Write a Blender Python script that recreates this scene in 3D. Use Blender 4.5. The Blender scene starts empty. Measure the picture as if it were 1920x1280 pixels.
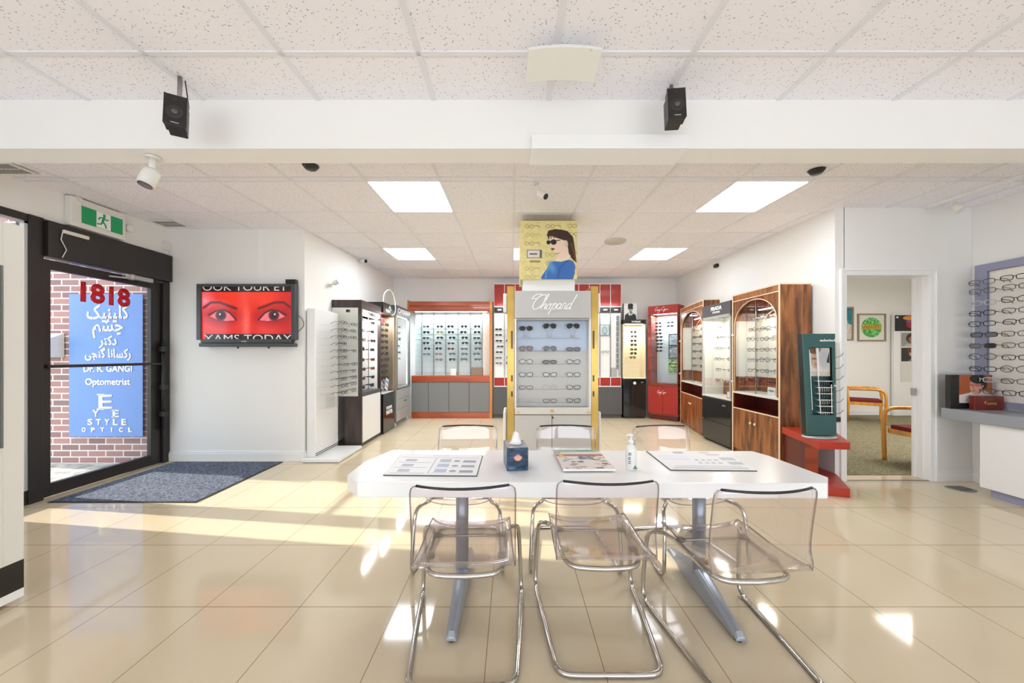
import bpy, bmesh, math, random
import numpy as np
from mathutils import Vector, Matrix
random.seed(7)
S = bpy.context.scene
COL = S.collection
PI = math.pi

# ---------------------------------------------------------------- camera, world, sun, exposure
CH = 1.35                      # camera height
cam_d = bpy.data.cameras.new('camera'); cam = bpy.data.objects.new('camera', cam_d); COL.objects.link(cam)
cam.location = (0, 0, CH); cam.rotation_euler = (PI/2, 0, 0)
cam_d.sensor_width = 36; cam_d.lens = 36*700/1920; cam_d.shift_y = 25/1920; cam_d.clip_start = 0.02
S.camera = cam
S.view_settings.view_transform = 'Standard'; S.view_settings.look = 'None'
S.view_settings.gamma = 1; S.view_settings.use_curve_mapping = False
S.view_settings.exposure = 0.40
S.cycles.max_bounces = 14; S.cycles.transparent_max_bounces = 40; S.cycles.diffuse_bounces = 6
S.cycles.glossy_bounces = 5; S.cycles.sample_clamp_indirect = 6.0; S.cycles.caustics_reflective = False
S.cycles.caustics_refractive = False; S.cycles.use_denoising = True
w = bpy.data.worlds.new('sky'); S.world = w; w.use_nodes = True
bg = w.node_tree.nodes['Background']; bg.inputs[0].default_value = (0.82, 0.91, 1.0, 1); bg.inputs[1].default_value = 2.2
sd = bpy.data.lights.new('sun', 'SUN'); sd.energy = 6.5; sd.angle = 0.012; sd.color = (1.0, 0.92, 0.80)
sun = bpy.data.objects.new('sun', sd); COL.objects.link(sun)
sun.rotation_euler = Vector((0.97, -0.13, -0.43)).to_track_quat('-Z', 'Y').to_euler()
def area(name, loc, rot, sx, sy, e, col=(1, 1, 1)):
    if 'cabinet' in name: e *= 2.3
    if 'orange' in name or 'walnut' in name: e *= 0.45
    d = bpy.data.lights.new(name, 'AREA'); d.shape = 'RECTANGLE'; d.size = sx; d.size_y = sy; d.energy = e; d.color = col
    o = bpy.data.objects.new(name, d); COL.objects.link(o); o.location = loc; o.rotation_euler = rot; return o
# fill lamp added behind the camera to brighten the room from the front
area('rear_fill', (0.2, -2.45, 1.05), (PI/2-0.28, 0, 0), 8.4, 1.2, 44, (0.92, 0.96, 1.0))
# second added lamp, low and tilted upward to brighten the ceiling
area('upward_fill', (0.2, -2.45, 0.75), (PI/2+0.75, 0, 0), 8.4, 0.7, 9, (0.90, 0.95, 1.0))
area('side_room_fill', (6.6, 5.2, 2.85), (0, 0, 0), 1.6, 1.6, 80, (1.0, 0.96, 0.92))  # lamp added under the side room ceiling to brighten that room
E_PANEL = 14.5

# ---------------------------------------------------------------- helpers
def lin(c):
    return tuple((x/12.92 if x <= 0.04045 else ((x+0.055)/1.055)**2.4) for x in c)
def rgb(r, g, b): return lin((r/255, g/255, b/255))
def sset(n, k, v):
    if k in n.inputs: n.inputs[k].default_value = v
def pm(name, c, rough=0.5, metal=0.0, spec=0.5, noise=0.03, nscale=40, coat=0.0, bump=0.0, emit=None, es=0.0):
    m = bpy.data.materials.new(name); m.use_nodes = True; t = m.node_tree; b = t.nodes['Principled BSDF']
    sset(b, 'Roughness', rough); sset(b, 'Metallic', metal); sset(b, 'Specular IOR Level', spec); sset(b, 'Coat Weight', coat)
    if noise > 0 or bump > 0:
        tc = t.nodes.new('ShaderNodeTexCoord'); nz = t.nodes.new('ShaderNodeTexNoise'); nz.inputs['Scale'].default_value = nscale
        t.links.new(tc.outputs['Object'], nz.inputs['Vector'])
        mx = t.nodes.new('ShaderNodeMix'); mx.data_type = 'RGBA'
        mx.inputs[6].default_value = (*[max(0, x*(1-noise)) for x in c], 1); mx.inputs[7].default_value = (*[min(1, x*(1+noise)) for x in c], 1)
        t.links.new(nz.outputs['Fac'], mx.inputs[0]); t.links.new(mx.outputs[2], b.inputs['Base Color'])
        if bump > 0:
            bp = t.nodes.new('ShaderNodeBump'); bp.inputs['Strength'].default_value = bump; bp.inputs['Distance'].default_value = 0.01
            t.links.new(nz.outputs['Fac'], bp.inputs['Height']); t.links.new(bp.outputs[0], b.inputs['Normal'])
    else: b.inputs['Base Color'].default_value = (*c, 1)
    if emit: b.inputs['Emission Color'].default_value = (*emit, 1); b.inputs['Emission Strength'].default_value = es
    return m
def glassy(name, tint, refl=0.06, rough=0.02, k=0.5):
    m = bpy.data.materials.new(name); m.use_nodes = True; t = m.node_tree; t.nodes.clear()
    o = t.nodes.new('ShaderNodeOutputMaterial'); tr = t.nodes.new('ShaderNodeBsdfTransparent'); tr.inputs[0].default_value = (*tint, 1)
    gl = t.nodes.new('ShaderNodeBsdfGlossy'); gl.inputs['Roughness'].default_value = rough; gl.inputs['Color'].default_value = (1, 1, 1, 1)
    lw = t.nodes.new('ShaderNodeLayerWeight'); lw.inputs[0].default_value = 0.25
    mp = t.nodes.new('ShaderNodeMath'); mp.operation = 'MULTIPLY_ADD'; mp.inputs[1].default_value = k; mp.inputs[2].default_value = refl; mp.use_clamp = True
    t.links.new(lw.outputs['Fresnel'], mp.inputs[0])
    mx = t.nodes.new('ShaderNodeMixShader'); t.links.new(mp.outputs[0], mx.inputs[0]); t.links.new(tr.outputs[0], mx.inputs[1]); t.links.new(gl.outputs[0], mx.inputs[2])
    t.links.new(mx.outputs[0], o.inputs[0]); return m
def emis(name, c, s):
    m = bpy.data.materials.new(name); m.use_nodes = True; t = m.node_tree; t.nodes.clear()
    o = t.nodes.new('ShaderNodeOutputMaterial'); e = t.nodes.new('ShaderNodeEmission'); e.inputs[0].default_value = (*c, 1); e.inputs[1].default_value = s
    t.links.new(e.outputs[0], o.inputs[0]); return m
def wood(name, c1, c2, scale=9, rough=0.3, coat=0.3, axis=2):
    m = bpy.data.materials.new(name); m.use_nodes = True; t = m.node_tree; b = t.nodes['Principled BSDF']
    tc = t.nodes.new('ShaderNodeTexCoord'); mp = t.nodes.new('ShaderNodeMapping')
    sc = [scale]*3; sc[axis] = scale*0.13; mp.inputs['Scale'].default_value = sc
    t.links.new(tc.outputs['Object'], mp.inputs[0])
    nz = t.nodes.new('ShaderNodeTexNoise'); nz.inputs['Scale'].default_value = 1.6; nz.inputs['Detail'].default_value = 6; nz.inputs['Distortion'].default_value = 0.5
    t.links.new(mp.outputs[0], nz.inputs['Vector'])
    cr = t.nodes.new('ShaderNodeValToRGB'); cr.color_ramp.elements[0].position = 0.36; cr.color_ramp.elements[1].position = 0.64
    cr.color_ramp.elements[0].color = (*c1, 1); cr.color_ramp.elements[1].color = (*c2, 1)
    t.links.new(nz.outputs['Fac'], cr.inputs[0]); t.links.new(cr.outputs[0], b.inputs['Base Color'])
    sset(b, 'Roughness', rough); sset(b, 'Coat Weight', coat); return m

M = {}
M['wall'] = pm('wall_paint', rgb(238, 237, 235), 0.62, noise=0.012, nscale=3)
M['trim'] = pm('trim_paint', rgb(240, 240, 240), 0.4, noise=0.01)
M['white'] = pm('white_laminate', rgb(238, 238, 238), 0.3, noise=0.01)
M['table'] = pm('table_white', rgb(240, 240, 241), 0.22, noise=0.008, coat=0.2)
M['offwhite'] = pm('offwhite_panel', rgb(222, 220, 214), 0.35, noise=0.01)
M['plastic'] = pm('white_plastic', rgb(228, 227, 222), 0.35, noise=0.01)
M['black'] = pm('black_satin', rgb(30, 28, 27), 0.35, noise=0.05)
M['blackgloss'] = pm('black_gloss', rgb(32, 31, 31), 0.12, noise=0.03, coat=0.4)
M['bronze'] = pm('dark_bronze_metal', rgb(46, 42, 40), 0.38, metal=0.2, noise=0.05)
M['tvgrey'] = pm('tv_grey', rgb(70, 72, 76), 0.35, noise=0.04)
M['espresso'] = wood('espresso_laminate', rgb(46, 34, 32), rgb(66, 50, 47), 14, 0.35, 0.2)
M['walnut'] = wood('walnut_veneer', rgb(92, 50, 24), rgb(166, 104, 56), 11, 0.35, 0.15)
M['walnutx'] = wood('walnut_crown', rgb(112, 70, 40), rgb(170, 114, 68), 12, 0.35, 0.2)
M['cream'] = pm('cream_edging', rgb(232, 206, 172), 0.4)
M['orange'] = wood('orange_cherry', rgb(142, 56, 20), rgb(180, 80, 32), 4, 0.3, 0.3, axis=0)
M['orangepost'] = wood('orange_post', rgb(186, 108, 42), rgb(208, 134, 60), 6, 0.35, 0.2)
M['cherryred'] = wood('cherry_red', rgb(118, 34, 18), rgb(150, 52, 24), 5, 0.25, 0.4, axis=0)
M['redlam'] = pm('red_laminate', rgb(162, 34, 22), 0.45, noise=0.05, nscale=6, coat=0.05)
M['redshelf'] = pm('red_shelf_laminate', rgb(176, 48, 24), 0.4, noise=0.06, nscale=5, coat=0.05)
M['niche'] = pm('dark_red_wood', rgb(92, 26, 18), 0.35, noise=0.1, nscale=9)
M['grey'] = pm('grey_laminate', rgb(120, 121, 122), 0.4, noise=0.02)
M['midgrey'] = pm('mid_grey_metal', rgb(128, 130, 128), 0.35, metal=0.3, noise=0.02)
M['dkgrey'] = pm('charcoal_laminate', rgb(82, 82, 84), 0.4, noise=0.02)
M['silver'] = pm('silver_grey', rgb(186, 188, 188), 0.32, metal=0.35, noise=0.01)
M['tan'] = pm('tan_panel', rgb(150, 134, 116), 0.5, noise=0.03)
M['counter'] = pm('grey_countertop', rgb(150, 154, 160), 0.3, noise=0.03, nscale=80)
M['lilac'] = pm('lilac_grey_board', rgb(150, 151, 176), 0.4, noise=0.02)
M['rackback'] = pm('pale_rack_back', rgb(244, 236, 228), 0.4, noise=0.01)
M['legmetal'] = pm('painted_silver_leg', rgb(158, 163, 174), 0.3, metal=0.35, noise=0.02)
M['chrome'] = pm('chrome', rgb(205, 202, 198), 0.09, metal=1.0, noise=0)
M['steel'] = pm('brushed_steel', rgb(170, 168, 164), 0.3, metal=0.9, noise=0.02)
M['gold'] = pm('gold_mirror_panel', rgb(196, 162, 84), 0.28, metal=0.6, noise=0.25, nscale=5)
M['brass'] = pm('brass', rgb(214, 178, 100), 0.25, metal=0.9, noise=0.03)
M['red'] = pm('signal_red', rgb(226, 16, 32), 0.4, noise=0.02)
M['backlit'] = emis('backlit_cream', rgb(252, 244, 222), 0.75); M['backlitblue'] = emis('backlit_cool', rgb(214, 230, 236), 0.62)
M['green'] = pm('exit_green', rgb(12, 120, 72), 0.4, noise=0.01, emit=rgb(12, 130, 76), es=0.25)
M['teal'] = pm('teal_green_plastic', rgb(48, 92, 92), 0.35, noise=0.05, nscale=4)
M['ink'] = pm('black_ink', rgb(26, 24, 24), 0.5, noise=0)
M['greyink'] = pm('grey_ink', rgb(168, 170, 176), 0.5, noise=0)
M['whiteink'] = pm('white_ink', rgb(246, 246, 246), 0.4, noise=0)
M['bluebanner'] = pm('blue_vinyl', rgb(106, 142, 206), 0.55, noise=0.05, nscale=2)
M['yellowwood'] = wood('yellow_maple', rgb(196, 128, 34), rgb(222, 160, 62), 8, 0.3, 0.3)
M['seatred'] = pm('maroon_fabric', rgb(110, 26, 32), 0.9, noise=0.12, nscale=200)
M['pad'] = pm('grey_pad', rgb(92, 86, 88), 0.5, noise=0.02)
M['wire'] = pm('white_wire', rgb(225, 225, 220), 0.4, noise=0)
M['paper'] = pm('paper', rgb(244, 243, 240), 0.6, noise=0.01)
M['rubber'] = pm('rubber', rgb(48, 46, 46), 0.7, noise=0.03)
M['beigepaint'] = pm('beige_lining', rgb(238, 226, 200), 0.5, noise=0.01)
M['bluelining'] = pm('cool_white_lining', rgb(200, 216, 218), 0.45, noise=0.02, nscale=3)
M['kheader'] = pm('kiosk_header_grey', rgb(190, 189, 188), 0.4, noise=0.01)
M['paleblue'] = pm('pale_blue_lining', rgb(196, 212, 236), 0.35, noise=0.03, nscale=4)
M['kgrey'] = pm('kiosk_grey_lining', rgb(206, 205, 204), 0.35, noise=0.01)
M['glass'] = glassy('clear_glass', (0.97, 0.98, 0.98), 0.01, 0.02, 0.14)
M['acry'] = glassy('clear_acrylic', (0.95, 0.935, 0.945), 0.04, 0.03)
M['acryedge'] = glassy('acrylic_edge', (0.62, 0.58, 0.64), 0.22, 0.06)  # darker tint stands in for refraction along the clear shell rim
M['acryrefract'] = pm('top_edge_refraction_dark', rgb(28, 26, 30), 0.15, noise=0)  # refraction at the clear chair's top edge, put in as a dark colour
M['shelfclear'] = glassy('clear_shelf', (0.975, 0.98, 0.98), 0.02, 0.05, 0.10)
M['lensclear'] = glassy('clear_lens', (0.96, 0.97, 0.97), 0.015, 0.05, 0.12)
M['lensdark'] = pm('dark_lens', rgb(44, 46, 50), 0.1, noise=0, coat=0.3)
M['lensbrown'] = pm('brown_lens', rgb(92, 66, 56), 0.12, noise=0, coat=0.3)
M['lensgreen'] = pm('green_mirror_lens', rgb(128, 132, 44), 0.12, noise=0, coat=0.3)
M['tort'] = pm('tortoiseshell', rgb(84, 52, 34), 0.25, noise=0.35, nscale=90)
M['redframe'] = pm('red_frame', rgb(140, 46, 46), 0.3, noise=0.05)
M['frameblk'] = pm('black_frame_plastic', rgb(26, 25, 26), 0.25, noise=0)
M['framemetal'] = pm('gunmetal_frame', rgb(104, 102, 102), 0.25, metal=0.7, noise=0)
M['frameclear'] = pm('crystal_frame', rgb(196, 196, 200), 0.15, noise=0, coat=0.3)
M['panel'] = emis('light_panel_glow', (0.90, 0.96, 1.0), E_PANEL)
M['led'] = emis('led_strip', (1.0, 0.97, 0.9), 6.0)
M['ledcool'] = emis('led_strip_cool', (0.86, 0.95, 1.0), 5.0)

def paint_mat(name, emit=0.0, rough=0.5):
    m = bpy.data.materials.new(name); m.use_nodes = True; t = m.node_tree; b = t.nodes['Principled BSDF']
    a = t.nodes.new('ShaderNodeAttribute'); a.attribute_name = 'Col'
    if emit > 0:
        b.inputs['Base Color'].default_value = (0.02, 0.02, 0.02, 1)
        t.links.new(a.outputs['Color'], b.inputs['Emission Color']); b.inputs['Emission Strength'].default_value = emit; sset(b, 'Roughness', 0.15)
    else:
        t.links.new(a.outputs['Color'], b.inputs['Base Color']); sset(b, 'Roughness', rough)
    return m
M['print'] = paint_mat('printed_surface'); M['screen'] = paint_mat('lit_screen', 0.95); M['printgloss'] = paint_mat('glossy_print', 0, 0.25)

def floor_mat():
    m = bpy.data.materials.new('polished_beige_tile'); m.use_nodes = True; t = m.node_tree; b = t.nodes['Principled BSDF']; L = t.links
    tc = t.nodes.new('ShaderNodeTexCoord'); sp = t.nodes.new('ShaderNodeSeparateXYZ'); L.new(tc.outputs['Object'], sp.inputs[0])
    def line(out, off, pitch, half):
        a = t.nodes.new('ShaderNodeMath'); a.operation = 'ADD'; a.inputs[1].default_value = -off + pitch*40 + pitch/2; L.new(out, a.inputs[0])
        d = t.nodes.new('ShaderNodeMath'); d.operation = 'DIVIDE'; d.inputs[1].default_value = pitch; L.new(a.outputs[0], d.inputs[0])
        f = t.nodes.new('ShaderNodeMath'); f.operation = 'FRACT'; L.new(d.outputs[0], f.inputs[0])
        s = t.nodes.new('ShaderNodeMath'); s.operation = 'SUBTRACT'; s.inputs[1].default_value = 0.5; L.new(f.outputs[0], s.inputs[0])
        ab = t.nodes.new('ShaderNodeMath'); ab.operation = 'ABSOLUTE'; L.new(s.outputs[0], ab.inputs[0])
        lt = t.nodes.new('ShaderNodeMath'); lt.operation = 'LESS_THAN'; lt.inputs[1].default_value = half/pitch; L.new(ab.outputs[0], lt.inputs[0])
        return lt, d
    lx, dx = line(sp.outputs[0], -0.115, 0.51, 0.0021); ly, dy = line(sp.outputs[1], 2.0, 0.65, 0.0026)
    mx = t.nodes.new('ShaderNodeMath'); mx.operation = 'MAXIMUM'; L.new(lx.outputs[0], mx.inputs[0]); L.new(ly.outputs[0], mx.inputs[1])
    nz = t.nodes.new('ShaderNodeTexNoise'); nz.inputs['Scale'].default_value = 1.7; nz.inputs['Detail'].default_value = 5; L.new(tc.outputs['Object'], nz.inputs['Vector'])
    c = t.nodes.new('ShaderNodeMix'); c.data_type = 'RGBA'; c.inputs[6].default_value = (*rgb(206, 190, 160), 1); c.inputs[7].default_value = (*rgb(220, 205, 178), 1)
    L.new(nz.outputs['Fac'], c.inputs[0])
    g = t.nodes.new('ShaderNodeMix'); g.data_type = 'RGBA'; g.inputs[7].default_value = (*rgb(150, 130, 100), 1); L.new(c.outputs[2], g.inputs[6]); L.new(mx.outputs[0], g.inputs[0])
    L.new(g.outputs[2], b.inputs['Base Color']); sset(b, 'Roughness', 0.07); sset(b, 'Specular IOR Level', 0.62)
    return m
def ceil_mat():
    m = bpy.data.materials.new('mineral_ceiling_tile'); m.use_nodes = True; t = m.node_tree; b = t.nodes['Principled BSDF']; L = t.links
    tc = t.nodes.new('ShaderNodeTexCoord'); vo = t.nodes.new('ShaderNodeTexVoronoi'); vo.inputs['Scale'].default_value = 58
    L.new(tc.outputs['Object'], vo.inputs['Vector'])
    n2 = t.nodes.new('ShaderNodeTexNoise'); n2.inputs['Scale'].default_value = 40; L.new(tc.outputs['Object'], n2.inputs['Vector'])
    th = t.nodes.new('ShaderNodeMath'); th.operation = 'MULTIPLY'; th.inputs[1].default_value = 0.36; L.new(n2.outputs['Fac'], th.inputs[0])
    lt = t.nodes.new('ShaderNodeMath'); lt.operation = 'LESS_THAN'; L.new(vo.outputs['Distance'], lt.inputs[0]); L.new(th.outputs[0], lt.inputs[1])
    c = t.nodes.new('ShaderNodeMix'); c.data_type = 'RGBA'; c.inputs[6].default_value = (*rgb(243, 241, 248), 1); c.inputs[7].default_value = (*rgb(176, 170, 170), 1)
    L.new(lt.outputs[0], c.inputs[0]); L.new(c.outputs[2], b.inputs['Base Color']); sset(b, 'Roughness', 0.85); return m
def brick_mat():
    m = bpy.data.materials.new('red_brown_brick'); m.use_nodes = True; t = m.node_tree; b = t.nodes['Principled BSDF']; L = t.links
    tc = t.nodes.new('ShaderNodeTexCoord'); mp = t.nodes.new('ShaderNodeMapping'); mp.inputs['Rotation'].default_value = (-PI/2, 0, 0)
    L.new(tc.outputs['Object'], mp.inputs[0])
    br = t.nodes.new('ShaderNodeTexBrick'); br.inputs['Scale'].default_value = 1; br.inputs['Brick Width'].default_value = 0.22; br.inputs['Row Height'].default_value = 0.079
    br.inputs['Mortar Size'].default_value = 0.008; br.inputs['Color1'].default_value = (*rgb(170, 130, 124), 1); br.inputs['Color2'].default_value = (*rgb(132, 106, 108), 1)
    br.inputs['Mortar'].default_value = (*rgb(214, 206, 204), 1); L.new(mp.outputs[0], br.inputs['Vector'])
    L.new(br.outputs['Color'], b.inputs['Base Color']); sset(b, 'Roughness', 0.9); return m
def carpet(name, c1, c2, sc, rough=0.95, bump=0.6):
    m = bpy.data.materials.new(name); m.use_nodes = True; t = m.node_tree; b = t.nodes['Principled BSDF']; L = t.links
    tc = t.nodes.new('ShaderNodeTexCoord'); n = t.nodes.new('ShaderNodeTexNoise'); n.inputs['Scale'].default_value = sc; n.inputs['Detail'].default_value = 3
    L.new(tc.outputs['Object'], n.inputs['Vector']); cr = t.nodes.new('ShaderNodeValToRGB'); cr.color_ramp.elements[0].position = 0.38; cr.color_ramp.elements[1].position = 0.62
    cr.color_ramp.elements[0].color = (*c1, 1); cr.color_ramp.elements[1].color = (*c2, 1); L.new(n.outputs['Fac'], cr.inputs[0]); L.new(cr.outputs[0], b.inputs['Base Color'])
    sset(b, 'Roughness', rough); bp = t.nodes.new('ShaderNodeBump'); bp.inputs['Strength'].default_value = bump; bp.inputs['Distance'].default_value = 0.01
    L.new(n.outputs['Fac'], bp.inputs['Height']); L.new(bp.outputs[0], b.inputs['Normal']); return m
M['floor'] = floor_mat(); M['ceil'] = ceil_mat(); M['brick'] = brick_mat()
M['grid'] = pm('ceiling_grid_white', rgb(230, 230, 236), 0.5, noise=0.01)
M['carpet'] = carpet('olive_carpet', rgb(98, 92, 68), rgb(150, 142, 112), 70)
M['mat'] = carpet('blue_grey_mat', rgb(40, 50, 70), rgb(112, 122, 142), 62, 0.9, 0.8)
M['pave'] = carpet('pale_pavement', rgb(150, 148, 142), rgb(196, 194, 188), 9, 0.9, 0.2)

class MB:
    """collects shapes in one bmesh; every face keeps a material slot"""
    def __init__(s): s.b = bmesh.new(); s.m = 0
    def _f(s, vs):
        try: f = s.b.faces.new(vs); f.material_index = s.m; return f
        except ValueError: return None
    def box(s, x0, x1, y0, y1, z0, z1):
        v = [s.b.verts.new(p) for p in ((x0,y0,z0),(x1,y0,z0),(x1,y1,z0),(x0,y1,z0),(x0,y0,z1),(x1,y0,z1),(x1,y1,z1),(x0,y1,z1))]
        for q in ((0,3,2,1),(4,5,6,7),(0,1,5,4),(1,2,6,5),(2,3,7,6),(3,0,4,7)): s._f([v[i] for i in q])
        return s
    def prism(s, pts, lo, hi, ax='z'):
        """polygon extruded between lo and hi along ax ('z': pts are x,y ; 'y': pts are x,z ; 'x': pts are y,z)"""
        def P(a, c, h): return (a, c, h) if ax == 'z' else ((a, h, c) if ax == 'y' else (h, a, c))
        A = [s.b.verts.new(P(*p, lo)) for p in pts]; B = [s.b.verts.new(P(*p, hi)) for p in pts]; n = len(pts)
        fs = [s._f(A), s._f(B[::-1])]
        for i in range(n): fs.append(s._f([A[i], B[i], B[(i+1) % n], A[(i+1) % n]]))
        bmesh.ops.recalc_face_normals(s.b, faces=[f for f in fs if f]); return s
    def poly(s, pts): s._f([s.b.verts.new(p) for p in pts]); return s
    def tube(s, pts, r, n=8, closed=False):
        pts = [Vector(p) for p in pts]; N = len(pts); rings = []; up = None
        for i, p in enumerate(pts):
            if closed: d = pts[(i+1) % N]-pts[i-1]
            else: d = pts[min(i+1, N-1)]-pts[max(i-1, 0)]
            if d.length < 1e-9: d = Vector((0, 0, 1))
            d.normalize()
            if up is None: up = Vector((0, 0, 1)) if abs(d.z) < 0.9 else Vector((1, 0, 0))
            u = up - d*up.dot(d)
            if u.length < 1e-5: u = d.orthogonal()
            u.normalize(); up = u; v = d.cross(u)
            rr = r[i] if isinstance(r, (list, tuple)) else r
            rings.append([s.b.verts.new(p+(u*math.cos(a)+v*math.sin(a))*rr) for a in [2*PI*k/n for k in range(n)]])
        for i in range(N if closed else N-1):
            A, B = rings[i], rings[(i+1) % N]
            for k in range(n):
                f = s._f([A[k], A[(k+1) % n], B[(k+1) % n], B[k]])
                if f: f.smooth = n > 5
        if not closed: s._f(rings[0][::-1]); s._f(rings[-1])
        return s
    def lathe(s, prof, c=(0, 0, 0), n=20, ax='z'):
        rings = []
        for r, h in prof:
            ring = []
            for k in range(n):
                a = 2*PI*k/n; p = (r*math.cos(a), r*math.sin(a), h)
                if ax == 'y': p = (p[0], p[2], p[1])
                if ax == 'x': p = (p[2], p[0], p[1])
                ring.append(s.b.verts.new((p[0]+c[0], p[1]+c[1], p[2]+c[2])))
            rings.append(ring)
        fs = []
        for A, B in zip(rings, rings[1:]):
            for k in range(n):
                f = s._f([A[k], A[(k+1) % n], B[(k+1) % n], B[k]])
                if f: f.smooth = True; fs.append(f)
        fs += [s._f(rings[0][::-1]), s._f(rings[-1])]
        bmesh.ops.recalc_face_normals(s.b, faces=[f for f in fs if f]); return s
    def xform(s, mat): s.b.transform(mat); return s
    def build(s, name, mats, parent=None, bev=0.0, seg=2):
        me = bpy.data.meshes.new(name); s.b.to_mesh(me); s.b.free()
        if not isinstance(mats, (list, tuple)): mats = [mats]
        for m in mats: me.materials.append(M[m] if isinstance(m, str) else m)
        o = bpy.data.objects.new(name, me); COL.objects.link(o); o.parent = parent
        if bev > 0:
            b = o.modifiers.new('bevel', 'BEVEL'); b.width = bev; b.segments = seg; b.limit_method = 'ANGLE'; b.angle_limit = 0.7
        return o
SEEN = {}
def tag(o, label, cat, group=None, kind=None):
    n = len(label.split())
    if not 4 <= n <= 16: print('LABEL LENGTH', n, label)
    if label in SEEN: print('DUP LABEL', label)
    SEEN[label] = 1
    o['label'] = label; o['category'] = cat
    if group: o['group'] = group
    if kind: o['kind'] = kind
    return o
def thing(name, label, cat, loc=(0, 0, 0), rz=0, group=None):
    o = bpy.data.objects.new(name, None); COL.objects.link(o); o.empty_display_size = 0.1
    o.location = loc; o.rotation_euler = (0, 0, rz); return tag(o, label, cat, group)
def struct(o): o['kind'] = 'structure'; return o
def bx(parent, name, d, mat, bev=0.0, label=None):
    o = MB().box(*d).build(name, mat, parent, bev)
    if label: o['label'] = label
    return o
def bxs(parent, name, ds, mat, bev=0.0):
    if name == 'side_lining': return [bx(parent, name, d, mat) for d in ds]
    b = MB()
    for d in ds: b.box(*d)
    return b.build(name, mat, parent, bev)
def W(t, p):   # local point of a thing -> place in the room
    c, s_ = math.cos(t.rotation_euler.z), math.sin(t.rotation_euler.z)
    return (t.location.x+p[0]*c-p[1]*s_, t.location.y+p[0]*s_+p[1]*c, t.location.z+p[2])
def text_mb(txt, size, cx, cz, y=0.0, depth=0.002, mirror=False, width=None, clip=None, bold=0.0, shear=0.0):
    """lettering lying in the local xz plane, facing -y, centred on cx, cz"""
    cu = bpy.data.curves.new('t', 'FONT'); cu.body = txt; cu.size = size; cu.offset = bold; cu.shear = shear; cu.resolution_u = 3
    ob = bpy.data.objects.new('t', cu); COL.objects.link(ob)
    dg = bpy.context.evaluated_depsgraph_get(); me = bpy.data.meshes.new_from_object(ob.evaluated_get(dg))
    COL.objects.unlink(ob); bpy.data.objects.remove(ob); bpy.data.curves.remove(cu)
    mb = MB(); mb.b.from_mesh(me); bpy.data.meshes.remove(me); b = mb.b
    if not b.verts: return mb
    xs = [v.co.x for v in b.verts]; ys = [v.co.y for v in b.verts]
    ox = (min(xs)+max(xs))/2; oy = (min(ys)+max(ys))/2; k = (width/(max(xs)-min(xs))) if width else 1.0
    for v in b.verts:
        x = (v.co.x-ox)*k; z = (v.co.y-oy); v.co = Vector(((-x if mirror else x)+cx, y, z+cz))
    if clip:
        for (co, no) in (((0, 0, clip[0]), (0, 0, -1)), ((0, 0, clip[1]), (0, 0, 1)), ((clip[2], 0, 0), (-1, 0, 0)), ((clip[3], 0, 0), (1, 0, 0))):
            bmesh.ops.bisect_plane(b, geom=b.verts[:]+b.edges[:]+b.faces[:], plane_co=co, plane_no=no, clear_outer=True)
    r = bmesh.ops.extrude_face_region(b, geom=b.faces[:])
    for g in r['geom']:
        if isinstance(g, bmesh.types.BMVert): g.co.y -= depth
    return mb
def cat_rom(p, k=6, closed=False):
    out = []; n = len(p); p = [Vector(q) for q in p]
    for i in range(n if closed else n-1):
        a, b, c, d = (p[(i-1) % n], p[i], p[(i+1) % n], p[(i+2) % n]) if closed else (p[max(i-1, 0)], p[i], p[i+1], p[min(i+2, n-1)])
        for j in range(k):
            t = j/k; out.append(0.5*((2*b)+(c-a)*t+(2*a-5*b+4*c-d)*t*t+(3*b-a-3*c+d)*t*t*t))
    if not closed: out.append(p[-1])
    return out

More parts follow.
